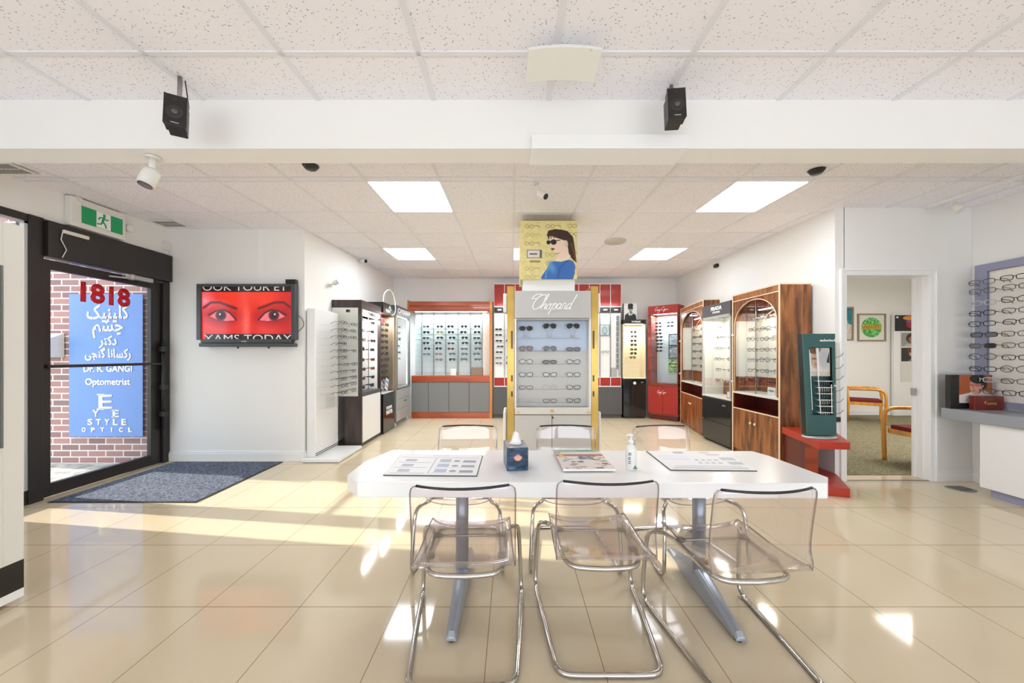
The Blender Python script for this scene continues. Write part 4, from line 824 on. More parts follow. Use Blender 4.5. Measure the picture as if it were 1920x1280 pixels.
# walnut arch cabinets
def arch_cabinet(loc, rz, w_, H, dep, label, zs, cols, where, group, colnames, lamp=5.0):
    t = thing('display_cabinet', label, 'cabinet', loc, rz)
    st_ = 0.045; xa, xb = st_+0.01, w_-st_-0.01; spring = 1.76*H/2.17; rise = 2.06*H/2.17-spring; cxm = (xa+xb)/2; a_ = (xb-xa)/2; crown = H-0.085
    bxs(t, 'side_panel', [(0, 0.022, 0.004, dep, 0, H-0.003), (w_-0.022, w_, 0.004, dep, 0, H-0.003)], 'walnut')
    bx(t, 'top_panel', (0.0, w_, 0.0, dep, H-0.003, H+0.012), 'cream')
    bx(t, 'crown', (0.022, w_-0.022, 0.006, dep, crown+0.012, H-0.003), 'walnutx')
    b = MB(); N = 24; arc = [(cxm-a_*math.cos(PI*i/N), spring+rise*math.sin(PI*i/N)) for i in range(N+1)]
    for (x0, z0), (x1, z1) in zip(arc, arc[1:]): b.prism([(x0, z0), (x1, z1), (x1, crown), (x0, crown)], 0.006, 0.024, 'y')
    b.box(0.022, xa, 0.006, 0.024, 0.85, crown).box(xb, w_-0.022, 0.006, 0.024, 0.85, crown); b.build('arch_board', 'walnut', t)
    b = MB(); b.tube([(x, 0.004, z) for x, z in [(xa, 0.86)]+arc+[(xb, 0.86)]], 0.006, 6)
    b.box(-0.003, 0.022, 0.0, 0.004, 0, H).box(w_-0.022, w_+0.003, 0.0, 0.004, 0, H).box(0.022, w_-0.022, 0.0, 0.012, crown, crown+0.012).box(0.022, w_-0.022, 0.0, 0.01, 0.615, 0.63); b.build('edging', 'cream', t)
    b = MB(); b.tube([(cxm-a_*0.72*math.cos(PI*i/16), dep*0.8, spring-0.10+rise*0.9*math.sin(PI*i/16)) for i in range(17)], 0.005, 5); b.build('inner_arch', 'cream', t)
    bxs(t, 'glass_door', [(xa, cxm-0.002, 0.030, 0.034, 0.85, spring+rise*0.2), (cxm+0.002, xb, 0.030, 0.034, 0.85, spring+rise*0.2)], 'glass')
    b = MB(); fan = [(x, z) for x, z in arc]; b.prism([(xa, spring+rise*0.2-0.001)]+[(x, z) for x, z in fan if z > spring+rise*0.2]+[(xb, spring+rise*0.2-0.001)], 0.030, 0.034, 'y'); b.build('arch_glass', 'glass', t)
    bx(t, 'door_strip', (cxm-0.005, cxm+0.005, 0.024, 0.030, 0.85, spring+rise*0.98), 'midgrey')
    bx(t, 'display_floor', (0.022, w_-0.022, 0.0, dep-0.02, 0.825, 0.85), 'offwhite')
    bx(t, 'back_panel', (0.022, w_-0.022, dep-0.02, dep, 0.0, H-0.003), 'walnut')
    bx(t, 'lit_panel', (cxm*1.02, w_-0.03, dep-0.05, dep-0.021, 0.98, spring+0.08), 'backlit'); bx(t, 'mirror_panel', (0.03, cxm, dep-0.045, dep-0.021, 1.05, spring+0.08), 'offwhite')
    bxs(t, 'side_lining', [(0.023, 0.027, 0.04, dep-0.05, 1.05, spring+0.06), (w_-0.027, w_-0.023, 0.04, dep-0.05, 1.05, spring+0.06)], 'offwhite')
    bxs(t, 'niche', [(0.022, w_-0.022, 0.02, dep-0.02, 0.60, 0.615), (0.022, 0.028, 0.02, dep-0.02, 0.615, 0.825), (w_-0.028, w_-0.022, 0.02, dep-0.02, 0.615, 0.825), (0.028, w_-0.028, dep-0.026, dep-0.02, 0.615, 0.825)], 'niche')
    for s_, x0, x1 in ((-1, 0.022, w_/2-0.003), (1, w_/2+0.003, w_-0.022)):
        d = bx(t, 'door', (x0, x1, 0.002, 0.022, 0.07, 0.612), 'walnut', 0.002)
        MB().lathe([(0.008, -0.03), (0.017, -0.026), (0.018, -0.016), (0.008, 0.0)], (w_/2+s_*0.045, 0.002, 0.47), 14, 'y').build('knob', 'cream', d)
    bx(t, 'plinth', (0.022, w_-0.022, 0.02, dep-0.02, 0.0, 0.068), 'walnut')
    for z in (1.62, 0.98): MB().lathe([(0.006, -0.03), (0.016, -0.025), (0.016, -0.012), (0.006, 0.004)], (0.035, 0, z), 12, 'y').build('glass_clip', 'plastic', t)
    bx(t, 'led_strip', (cxm, w_-0.06, 0.06, 0.08, spring+0.16, spring+0.17), 'led')
    area('walnut_cabinet_lamp', W(t, (w_*0.62, dep*0.5, spring+0.17)), (0, 0, rz), w_*0.5, 0.1, lamp, (1.0, 0.90, 0.74))
    gl_rows(t, zs, cols, 0.085, [OPT[4], OPT[0], OPT[2], OPT[3]], where, group, colnames, sx=(0.06, w_-0.06), depth=0.14, sc=1.15, det=False)
    return t
tH = arch_cabinet((3.08, 5.225, 0), -PI/2, 0.93, 2.165, 0.36, 'large walnut arched cabinet beside the red shelf and green stand', [1.80, 1.66, 1.53, 1.395, 1.26, 1.125], [0.28, 0.55, 0.78], 'of large walnut cabinet', 'eyeglasses in the large walnut cabinet', [', left column', ', middle column', ', right column'], 7)
tF = arch_cabinet((3.355, 7.44, 0), math.radians(-99.5), 1.34, 2.25, 0.25, 'far walnut arched cabinet between the red and the black grey-header cabinets', [1.78, 1.65, 1.52, 1.39, 1.26, 1.13], [0.55, 0.95], 'of far walnut cabinet', 'eyeglasses in the far walnut cabinet', [', left column', ', right column'], 7)
for i in range(7):     # row of frames lying on the low shelf of the big cabinet
    p_ = W(tH, (0.14+0.11*i, 0.07, 1.00)); glasses(SUN[(i*2) % 3], p_, -PI/2+0.3, f'small dark sunglasses on lowest shelf of large walnut cabinet, {["leftmost","second from left","third from left","middle one","third from right","second from right","rightmost"][i]}', 'frames on the low shelf of the large walnut cabinet', sc=0.75)
bx(tH, 'low_shelf', (0.06, 0.87, 0.05, 0.22, 0.994, 0.998), 'shelfclear')
q = thing('price_card', 'white card with blue lettering on the floor of large walnut cabinet', 'card', W(tH, (0.62, 0.12, 0.85)), -PI/2); bx(q, 'card', (-0.07, 0.07, 0, 0.004, 0, 0.10), 'paper'); text_mb('PERSOL', 0.03, 0, 0.055, -0.001, 0.001, width=0.09).build('lettering', 'ink', q)

# black / grey header cabinet
t = thing('display_cabinet', 'glossy black drawer cabinet with grey header between the two walnut cabinets', 'cabinet', (3.08, 6.05, 0), -PI/2)
bx(t, 'header', (0, 0.79, 0, 0.42, 1.94, 2.12), 'dkgrey', 0.003); bx(t, 'side_cap', (0.79, 0.80, 0, 0.42, 1.94, 2.12), 'black')
bx(t, 'body', (0, 0.79, 0.02, 0.42, 0.03, 0.70), 'blackgloss'); bx(t, 'plinth', (0.02, 0.77, 0.04, 0.40, 0, 0.03), 'black')
for z0, z1 in ((0.04, 0.33), (0.338, 0.69)):
    d = bx(t, 'drawer', (0.0, 0.79, 0.0, 0.02, z0, z1), 'blackgloss', 0.003)
    if z0 > 0.1: bx(d, 'handle', (0.60, 0.66, -0.015, 0.0, 0.60, 0.62), 'steel', 0.004)
bxs(t, 'glass_frame', [(0, 0.03, 0, 0.03, 0.72, 1.94), (0.76, 0.79, 0, 0.03, 0.72, 1.94), (0, 0.79, 0, 0.03, 1.905, 1.94)], 'silver', 0.002)
bx(t, 'display_floor', (0, 0.79, 0.0, 0.42, 0.70, 0.72), 'offwhite'); bx(t, 'glass_door', (0.03, 0.76, 0.008, 0.014, 0.72, 1.905), 'glass')
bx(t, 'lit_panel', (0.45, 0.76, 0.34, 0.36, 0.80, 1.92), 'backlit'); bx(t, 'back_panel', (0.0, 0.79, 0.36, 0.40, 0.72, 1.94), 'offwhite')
bxs(t, 'side_lining', [(0.0, 0.006, 0.03, 0.36, 0.72, 1.94), (0.784, 0.79, 0.03, 0.36, 0.72, 1.94)], 'offwhite')
bxs(t, 'brown_panel', [(0.26, 0.45, 0.345, 0.36, 1.52, 1.72)], 'yellowwood'); bxs(t, 'divider', [(0.245, 0.255, 0.33, 0.345, 0.72, 1.92)], 'midgrey')
bx(t, 'low_wood_panel', (0.03, 0.45, 0.33, 0.345, 0.72, 0.92), 'walnut'); bx(t, 'led_strip', (0.1, 0.74, 0.05, 0.07, 1.925, 1.935), 'led')
area('black_drawer_cabinet_lamp', W(t, (0.45, 0.15, 1.9)), (0, 0, -PI/2), 0.6, 0.1, 6, (1.0, 0.90, 0.72))
text_mb('PRADA', 0.075, 0.42, 2.05, -0.001, 0.002, bold=0.004, width=0.30).build('lettering', 'whiteink', t); text_mb('EYEWEAR', 0.04, 0.42, 1.99, -0.001, 0.002, bold=0.001, width=0.2).build('lettering', 'whiteink', t)
gl_rows(t, [1.765, 1.60, 1.43, 1.265, 1.10, 0.93], [0.25, 0.60], 0.12, [OPT[4], OPT[2], OPT[0]], 'of black drawer cabinet', 'eyeglasses in the black drawer cabinet', [', left column', ', right column'], sx=(0.04, 0.75), depth=0.14, sc=1.1)
q = thing('photo_board', 'small red-framed photo on the floor of the black drawer cabinet', 'picture', W(t, (0.66, 0.05, 0.72)), -PI/2); bx(q, 'frame', (-0.05, 0.05, 0, 0.01, 0, 0.11), 'redlam'); bx(q, 'photo', (-0.038, 0.038, -0.002, 0, 0.012, 0.098), 'paper')

# ---------------------------------------------------------------- red corner shelf and green stand
t = thing('corner_shelf', 'low red corner shelf on a plinth beside the large walnut cabinet', 'shelf', (3.2, 3.9, 0))
def sh(pts): return [(x-3.2, y-3.9) for x, y in pts]
top = sh([(3.09, 4.28), (2.91, 3.54), (3.19, 3.52), (3.44, 3.955), (3.45, 4.28)])
MB().prism(top, 0.455, 0.525).build('top', 'redshelf', t, 0.003)
MB().prism(sh([(3.11, 4.28), (2.95, 3.62), (3.19, 3.52), (3.44, 3.955), (3.45, 4.28)]), 0.0, 0.085).build('plinth', 'redshelf', t, 0.003)
MB().prism(sh([(3.11, 4.27), (3.03, 3.92), (3.06, 3.90), (3.15, 4.27)]), 0.085, 0.455).build('side_panel', 'niche', t)
MB().prism(sh([(3.06, 3.90), (3.20, 3.90), (3.20, 3.93), (3.07, 3.93)]), 0.085, 0.455).build('front_panel', 'orange', t)
g_ = thing('counter_stand', 'teal green counter display stand with white trays on the red shelf', 'display', (3.07, 3.73, 0.525), math.radians(-4))
MB().lathe([(0.155, 0.0), (0.16, 0.008), (0.15, 0.018)], (0, 0, 0), 32).xform(Matrix.Diagonal((1, 0.62, 1, 1))).build('base', 'silver', g_)
def trap(u, v): # outline of the tapering body; u across, v up
    z = 0.025+1.01*v; xl = -0.125-0.045*v; xr = 0.15-0.015*v; return (xl+(xr-xl)*u, z)
b = MB(); W4 = [trap(0, 0), trap(1, 0), trap(1, 1), trap(0, 1)]
def ring_board(b, y0, y1, u0, u1, v0, v1):
    for (a, c, d, e) in ((0, 1, 0, v0), (0, 1, v1, 1), (0, u0, v0, v1), (u1, 1, v0, v1)):
        b.prism([trap(a, d), trap(c, d), trap(c, e), trap(a, e)], y0, y1, 'y')
ring_board(b, -0.02, -0.002, 0.20, 0.92, 0.20, 0.865); b.build('front_frame', 'teal', g_, 0.002)
b = MB(); b.prism([trap(0, 0), trap(1, 0), trap(1, 1), trap(0, 1)], 0.06, 0.07, 'y'); b.build('back_board', 'teal', g_)
b = MB(); b.prism([trap(0.985, 0), trap(1, 0), trap(1, 1), trap(0.985, 1)], -0.002, 0.06, 'y'); b.prism([trap(0, 0), trap(0.015, 0), trap(0.015, 1), trap(0, 1)], -0.002, 0.06, 'y'); b.build('side_board', 'black', g_)
p = Pic(60, 60, (226, 222, 216)); p.ell(0.35, 0.6, 0.22, 0.33, (206, 176, 156), 0.1).ell(0.3, 0.95, 0.3, 0.16, (120, 84, 60), 0.2).ell(0.72, 0.6, 0.22, 0.36, (190, 192, 198), 0.3).line([(0.2, 0.62), (0.42, 0.62)], 0.02, (96, 70, 60)).ell(0.36, 0.42, 0.06, 0.02, (170, 90, 90), 0.2).poly([(0.85, 0.5), (0.98, 0.9), (0.98, 0.45)], (70, 70, 76)).rect(0, 1, 0, 0.16, (214, 200, 186)).rect(0.43, 0.50, 0, 1, (240, 240, 242))
pc_ = lambda u, v: (trap(0.22+0.70*u, 0.58+0.28*v)[0], 0.02, trap(0, 0.58+0.28*v)[1])
p.build('photo_print', 'printgloss', g_, corners=pc_)
for i in range(6):
    v = 0.535-0.062*i; x0, z = trap(0.46, v); x1, _ = trap(0.92, v)
    MB().prism([(x0-0.012, -0.012), (x1, -0.012), (x1, 0.05), (x0, 0.05)], z-0.006, z).build('tray', 'white', g_)
    tr = MB()
    for k in range(5): xx = x0+0.03+k*(x1-x0-0.05)/4; tr.box(xx-0.004, xx+0.004, 0.01, 0.03, z-0.045, z-0.006)
    tr.build('frame_clip', 'steel' if i % 2 else 'dkgrey', g_)
b = MB(); b.tube([(trap(0.52, 0.2)[0], -0.001, trap(0, 0.21)[1]), (trap(0.45, 0.86)[0], -0.001, trap(0, 0.86)[1])], 0.005, 5); b.tube([(trap(0.9, 0.2)[0], -0.001, trap(0, 0.21)[1]), (trap(0.9, 0.5)[0], -0.001, trap(0, 0.5)[1])], 0.005, 5); b.tube([(trap(0.19, 0.2)[0], -0.022, trap(0, 0.25)[1]), (trap(0.18, 0.84)[0], -0.022, trap(0, 0.84)[1])], 0.003, 5); b.build('white_rod', 'white', g_)
b = text_mb('eschenbach', 0.032, 0.065, 0.025+1.01*0.935, -0.021, 0.001, width=0.15, bold=0.001); b.build('lettering', 'whiteink', g_)
MB().lathe([(0.008, -0.02), (0.008, 0.0)], (0.125, -0.02, 0.025+1.01*0.49), 10, 'y').build('lock', 'plastic', g_)
rk = thing('wall_rack', 'narrow clear acrylic eyewear rack on the wall left of the doorway', 'rack', (3.474, 3.955, 0.62))
bx(rk, 'side_sheet', (-0.035, -0.032, 0.0, 0.04, 0, 0.86), 'shelfclear'); bx(rk, 'back_sheet', (-0.03, 0.028, 0.036, 0.04, 0, 0.86), 'offwhite')
b = MB()
for k in range(6): b.tube([(-0.03, 0.02, 0.10+0.12*k), (0.01, 0.0, 0.115+0.12*k), (0.02, -0.02, 0.15+0.12*k)], 0.0025, 5)
b.build('peg', 'framemetal', rk); bxs(rk, 'clamp', [(-0.045, 0.0, -0.01, 0.01, 0.02, 0.07)], 'black')

# ---------------------------------------------------------------- right wall: rack, counter, picture
t = thing('wall_rack', 'lilac-grey wall board with a pale inset and eyeglasses rows', 'rack', (4.93, 3.955, 0.82), -PI/2)
bxs(t, 'board', [(0.0, 1.6, -0.03, 0.0, 0.0, 0.06), (0, 0.11, -0.03, 0.0, 0.06, 1.40), (0.11, 1.6, -0.03, 0.0, 1.39, 1.47), (0, 0.11, -0.03, 0, 1.40, 1.47)], 'lilac')
bx(t, 'inset_panel', (0.11, 1.6, -0.012, 0.0, 0.06, 1.39), 'rackback'); bxs(t, 'inset_edge', [(0.108, 0.112, -0.0315, -0.029, 0.06, 1.39), (0.108, 1.6, -0.0315, -0.029, 1.387, 1.392)], 'dkgrey')
zr = [2.074, 1.983, 1.862, 1.759, 1.652, 1.539, 1.428, 1.312, 1.194, 1.086, 0.973]
stR = {None: OPT[0], (1, 0): OPT[4], (2, 0): ('rect', 'frameclear', 'lensclear'), (5, 0): ('rect', 'frameblk', 'lensdark'), (6, 0): ('rect', 'tort', 'lensdark'), (9, 0): ('rect', 'frameclear', 'lensclear'), (0, 0): OPT[4], (1, 1): OPT[4], (3, 1): OPT[4], (5, 1): OPT[4], (6, 1): OPT[4], (9, 1): OPT[4], (8, 1): OPT[2], (7, 0): OPT[2], (10, 0): OPT[3], (2, 1): OPT[1]}
for i, z in enumerate(zr):
    zl = z-0.82-0.012
    bx(t, 'shelf', (0.04, 1.5, -0.20, -0.03, zl-0.004, zl), 'shelfclear')
    for j, X_ in enumerate((0.185, 0.435)):
        st_ = stR.get((i, j), stR[None]); kind = 'eyeglasses' if st_[2] == 'lensclear' else 'sunglasses'
        p_ = W(t, (X_+random.uniform(-0.012, 0.012), -0.175, zl+0.0008)); glasses(st_, p_, -PI/2+0.32+random.uniform(-0.08, 0.08), f'{DESC[st_[1]]} {kind}, {rown(i, 11)}, {"left" if j == 0 else "right"} column of lilac right wall board', 'glasses on the lilac wall board', True, 1.28, r=0.0028)
ct = thing('reception_counter', 'white counter with thick grey top along the right wall', 'counter', (4.48, 3.9, 0))
bx(ct, 'countertop', (0.0, 0.448, -3.2, 0.0, 0.69, 0.80), 'counter', 0.006)
bx(ct, 'base_cabinet', (0.03, 0.448, -3.1, -0.30, 0.08, 0.69), 'white', 0.003); bx(ct, 'kick', (0.06, 0.42, -3.05, -0.36, 0.0, 0.08), 'lilac')
fp = thing('photo_board', 'photo board of a man in glasses standing on the grey counter end', 'picture', (4.675, 3.80, 0.80), math.radians(-4))
bx(fp, 'board', (-0.195, 0.195, 0.0, 0.05, 0, 0.345), 'black')
p = Pic(80, 70, (168, 84, 44)); p.noise(0.05, 6, 6, 2); p.poly([(0, 0), (0, 0.28), (0.3, 0.36), (0.55, 0.5), (0.8, 0.42), (1, 0.3), (1, 0)], (222, 218, 214))
p.ell(0.52, 0.60, 0.2, 0.30, (216, 158, 140), 0.05).poly([(0.62, 0.35), (0.8, 0.5), (0.8, 0.62), (0.5, 0.3)], (206, 146, 128)).ell(0.58, 0.86, 0.26, 0.17, (34, 26, 24), 0.06).ell(0.75, 0.68, 0.09, 0.2, (36, 28, 26), 0.1).ell(0.71, 0.6, 0.03, 0.05, (204, 140, 124), 0.1)
p.line([(0.33, 0.66), (0.66, 0.64)], 0.012, (96, 30, 30)).ell(0.4, 0.64, 0.07, 0.06, (196, 110, 104), 0.1).ell(0.55, 0.64, 0.07, 0.06, (190, 104, 100), 0.1).ell(0.44, 0.44, 0.05, 0.018, (160, 70, 70), 0.2).line([(0.46, 0.62), (0.42, 0.53), (0.47, 0.52)], 0.008, (170, 104, 90))
p.line([(0.2, 0.08), (0.32, 0.2), (0.45, 0.1), (0.55, 0.24), (0.66, 0.14), (0.75, 0.26)], 0.012, (160, 156, 156))
p.build('print', 'printgloss', fp, x0=-0.115, x1=0.195, y=-0.001, z0=0.06, z1=0.345)
sg = thing('brand_block', 'small dark red block with gold emblem in front of the photo board', 'sign', (4.755, 3.71, 0.80), math.radians(-4))
bx(sg, 'block', (-0.145, 0.125, 0.0, 0.05, 0, 0.14), wood('mahogany', rgb(96, 24, 18), rgb(132, 38, 26), 8), 0.003)
b = text_mb('Roots', 0.05, 0.0, 0.07, -0.001, 0.002, width=0.11, bold=0.001); b.tube([(-0.04, -0.001, 0.095), (0.0, -0.001, 0.105), (0.04, -0.001, 0.095)], 0.002, 4); b.build('emblem', 'brass', sg)
q = MB().lathe([(0.001, 0.006), (0.085, 0.006), (0.10, 0.002), (0.10, 0.0)], (0, 0, 0), 24)
for k in range(8): q.box(-0.07, 0.07, -0.065+k*0.018, -0.058+k*0.018, 0.006, 0.009)
q.xform(Matrix.Diagonal((1.2, 1, 1, 1))); q = q.build('floor_vent', 'steel'); q.location = (4.52, 3.76, 0); tag(q, 'round metal floor vent in front of the white counter base', 'vent')

# foreground unit at the left frame edge
t = thing('display_cabinet', 'off-white display unit with black band on castors at the left edge', 'cabinet', (-2.68, 1.25, 0), RZL)
bxs(t, 'body', [(0.715, 0.80, 0.0, 0.5, 0.231, 2.053), (0.0, 0.085, 0.0, 0.5, 0.231, 2.053), (0.085, 0.715, 0, 0.5, 1.82, 2.053), (0.085, 0.715, 0, 0.5, 0.231, 0.86), (0.085, 0.715, 0.4, 0.5, 0.86, 1.82)], 'offwhite', 0.002)
bx(t, 'black_band', (0, 0.80, 0.0, 0.5, 0.076, 0.231), 'black'); bx(t, 'plinth', (0, 0.80, 0.0, 0.5, 0.03, 0.076), 'white')
bxs(t, 'rail', [(0.09, 0.71, 0.05, 0.07, 0.95+0.1*k, 0.958+0.1*k) for k in range(9)], 'dkgrey'); bxs(t, 'inset_frame', [(0.708, 0.715, -0.004, 0.4, 0.86, 1.82)], 'midgrey')
for x in (0.06, 0.74): MB().lathe([(0.010, -0.014), (0.015, -0.01), (0.015, 0.01), (0.010, 0.014)], (x, 0.06, 0.015), 12, 'x').build('castor', 'rubber', t)
for x in (0.06, 0.74): MB().lathe([(0.010, -0.014), (0.015, -0.01), (0.015, 0.01), (0.010, 0.014)], (x, 0.44, 0.015), 12, 'x').build('castor', 'rubber', t)

# ---------------------------------------------------------------- centre kiosk
t = thing('kiosk', 'tall white jewellery-brand eyewear kiosk with gold side panels in the middle', 'kiosk', (0.459, 4.2, 0))
hw = 0.43
bxs(t, 'body', [(-hw, hw, 0.12, 0.50, 0.0, 2.05), (-hw, -hw+0.02, 0.0, 0.12, 0.69, 2.05), (hw-0.02, hw, 0.0, 0.12, 0.69, 2.05)], 'white')
bx(t, 'header', (-hw, hw, -0.005, 0.12, 1.76, 2.07), 'kheader', 0.006); bx(t, 'header_lip', (-hw+0.02, hw-0.02, -0.01, 0.05, 1.74, 1.757), 'chrome')
bx(t, 'back_panel', (-hw+0.02, hw-0.02, 0.09, 0.118, 0.76, 1.74), 'kgrey'); bx(t, 'blue_panel', (-hw+0.03, hw-0.03, 0.082, 0.089, 1.40, 1.735), 'paleblue')
bx(t, 'ledge', (-hw, hw, -0.008, 0.12, 0.68, 0.755), 'offwhite', 0.004)
for x0, x1 in ((-hw, -0.012), (-0.006, hw)): bx(t, 'door', (x0, x1, 0.0, 0.119, 0.09, 0.672), 'kgrey', 0.003)
bx(t, 'plinth', (-hw+0.02, hw-0.02, 0.02, 0.119, 0.0, 0.09), 'white')
gp = []
for s_ in (-1, 1):
    x0, x1 = sorted((s_*hw+s_*0.003, s_*(hw+0.085)))
    o_ = bx(t, 'gold_panel', (x0, x1, 0.01, 0.42, 0.0, 2.125), 'gold', 0.003); x0, x1 = sorted((s_*(hw+0.087), s_*(hw+0.13)))
    bx(t, 'side_wing', (x0, x1, 0.12, 0.30, 1.84, 2.06), 'white', 0.008); bx(t, 'base_shoulder', (x0, x1, 0.06, 0.46, 0.0, 0.70), 'white', 0.02)
    bxs(o_, 'dark_slot', [(min(s_*(hw+0.02), s_*(hw+0.04)), max(s_*(hw+0.02), s_*(hw+0.04)), 0.006, 0.011, z0, z1) for z0, z1 in ((1.42, 1.62), (1.05, 1.12), (0.88, 0.94))], 'tort')
b = MB().lathe([(0.004, -0.004), (0.014, -0.003), (0.014, 0.0)], (-0.003, -0.008, 0.722), 16, 'y').box(-0.026, -0.014, -0.010, -0.008, 0.705, 0.740); b.build('emblem', 'brass', t)
bxs(t, 'hinge', [(-hw+0.01, -hw+0.05, -0.011, -0.008, 0.70, 0.712), (hw-0.05, hw-0.01, -0.011, -0.008, 0.70, 0.712)], 'brass'); bx(t, 'lock', (-0.006, 0.008, -0.006, 0.0, 0.635, 0.655), 'black')
CHP = [[(0.95, 1.35), (0.95, 1.75), (0.6, 1.95), (0.1, 1.6), (-0.15, 0.9), (0.0, 0.25), (0.4, 0.05), (0.85, 0.35)], [(0.3, 2.0), (-0.4, 1.9), (-0.6, 1.4), (-0.1, 1.45)],
       [(0.85, 0.35), (1.15, 1.3), (1.2, 1.95), (1.05, 1.9), (1.0, 0.9), (1.0, 0.05)], [(1.0, 0.3), (1.25, 0.8), (1.42, 0.6), (1.4, 0.1), (1.6, 0.2)],
       [(1.85, 0.75), (1.62, 0.5), (1.7, 0.08), (1.95, 0.1), (2.02, 0.55), (1.85, 0.75), (2.2, 0.7)], [(2.35, 0.85), (2.25, -0.6)], [(2.35, 0.5), (2.55, 0.8), (2.72, 0.55), (2.6, 0.1), (2.35, 0.15)],
       [(3.25, 0.65), (3.0, 0.8), (2.85, 0.4), (2.95, 0.08), (3.2, 0.3), (3.28, 0.75), (3.25, 0.1), (3.45, 0.2)], [(3.5, 0.1), (3.5, 0.75), (3.6, 0.85), (3.85, 0.7)], [(3.85, 0.7), (3.82, 0.15), (4.0, 0.2)],
       [(4.45, 0.65), (4.2, 0.8), (4.05, 0.4), (4.15, 0.08), (4.4, 0.3), (4.5, 1.0), (4.6, 2.0), (4.5, 1.0), (4.45, 0.1), (4.65, 0.2)]]
script(CHP, 0.093, 0.088, -0.235, 1.855, -0.006, 0.0066, 0.45).build('lettering', 'whiteink', t)
for i, zc in enumerate([1.5375, 1.392, 1.248, 1.104, 0.962, 0.813]):
    bx(t, 'shelf', (-0.387, 0.313, 0.0, 0.082, zc-0.006, zc), 'shelfclear'); bx(t, 'shelf_edge', (-0.387, 0.313, -0.002, 0.0, zc-0.006, zc), 'greyink')
    for j, X_ in enumerate((0.158, 0.426, 0.69)):
        sty = {(0, 0): ('round', 'frameblk', 'lensdark'), (0, 1): ('aviator', 'frameblk', 'lensdark'), (0, 2): ('aviator', 'frameblk', 'lensdark'), (1, 0): ('aviator', 'tort', 'lensbrown'), (1, 1): ('aviator', 'framemetal', 'lensdark'), (1, 2): ('rect', 'frameblk', 'lensdark'), (2, 1): ('rect', 'frameblk', 'lensdark'),
               (2, 0): ('round', 'framemetal', 'lensclear'), (4, 0): ('rect', 'framemetal', 'lensclear'), (4, 1): ('round', 'frameclear', 'lensclear'), (5, 0): ('rect', 'frameclear', 'lensclear'), (5, 1): ('rect', 'framemetal', 'lensclear')}.get((i, j), ('cat', 'frameblk', 'lensclear'))
        kind = 'eyeglasses' if sty[2] == 'lensclear' else 'sunglasses'; z_ = zc+0.0006; y_ = 4.2-0.01
        if i == 0:
            z_ = zc+(0.11 if j else 0.085)
            b = MB(); x_ = X_-0.459; b.tube([(x_-0.04, 0.02, z_-0.002), (x_-0.012, 0.02, zc+0.03), (x_+0.012, 0.02, zc+0.03), (x_+0.04, 0.02, z_-0.002)], 0.0022, 5); b.box(x_-0.02, x_+0.02, 0.01, 0.03, zc, zc+0.03); b.build('glasses_prop', 'greyink', t)
        glasses(sty, (X_, y_+0.024 if i == 0 else y_, z_), random.uniform(-0.06, 0.06), f'{DESC[sty[1]]} {kind}, {rown(i, 6)}, {["left", "middle", "right"][j]} column of the centre kiosk', 'glasses on the centre kiosk', True, 1.06)
bx(t, 'neck', (-0.335, 0.255, 0.05, 0.40, 2.05, 2.20), 'white')
pb = thing('poster_box', 'yellow poster box with a woman in dark glasses atop the kiosk', 'poster', (0.411, 4.2, 2.20))
bx(pb, 'box', (-0.321, 0.321, 0.004, 0.48, 0.0, 0.66), pm('poster_yellow', rgb(222, 210, 150), 0.5, noise=0.03), 0.002); bx(pb, 'dark_top_edge', (-0.29, 0.30, 0.01, 0.06, 0.66, 0.668), 'tort')
p = Pic(170, 176, (216, 203, 142)); p.noise(0.06, 30, 30, 5)
def spec(cx, cy, s, c, rnd=True):
    for k in (0, 1): p.ell(cx+k*s*0.95, cy, s*0.42, s*0.36, c, 0.06).ell(cx+k*s*0.95, cy, s*0.36, s*0.30, (211, 197, 136), 0.06)
    p.line([(cx+s*0.42, cy+0.005), (cx+s*0.53, cy+0.005)], 0.004, c).line([(cx+s*1.37, cy+0.01), (cx+s*2.3, cy+0.012), (cx+s*2.55, cy-0.025)], 0.004, c)
for cx0, cy0, c in ((0.12, 0.90, (110, 88, 40)), (0.49, 0.905, (120, 96, 50)), (0.87, 0.91, (124, 98, 50)), (0.13, 0.755, (170, 148, 90)), (0.12, 0.61, (116, 92, 44)), (0.90, 0.77, (120, 96, 60)), (0.48, 0.42, (150, 124, 80)), (0.12, 0.18, (160, 138, 80)), (0.48, 0.28, (150, 126, 70)), (0.13, 0.04, (160, 138, 84)), (0.95, 0.45, (140, 116, 70)), (0.92, 0.2, (140, 116, 70))): spec(cx0, cy0, 0.09, c)
p.rect(0.12, 0.385, 0.36, 0.50, (96, 88, 84)).rect(0.13, 0.345, 0.37, 0.49, (214, 206, 204)).rect(0.165, 0.30, 0.415, 0.445, (104, 100, 100)).rect(0.17, 0.355, 0.285, 0.32, (130, 92, 56), 0.7)
p.poly([(0.50, 0.83), (0.60, 0.855), (0.72, 0.85), (0.84, 0.82), (0.93, 0.72), (0.96, 0.55), (0.985, 0.35), (0.99, 0.28), (0.90, 0.36), (0.84, 0.48), (0.80, 0.65), (0.60, 0.70), (0.50, 0.68), (0.47, 0.76)], (52, 28, 22)); p.line([(0.90, 0.62), (0.95, 0.45), (0.98, 0.31)], 0.013, (128, 72, 36), 0.7)
p.poly([(0.49, 0.71), (0.50, 0.62), (0.53, 0.57), (0.56, 0.50), (0.60, 0.46), (0.68, 0.44), (0.66, 0.36), (0.86, 0.36), (0.85, 0.48), (0.82, 0.66), (0.78, 0.66), (0.72, 0.68), (0.60, 0.72), (0.54, 0.74)], (228, 204, 182))
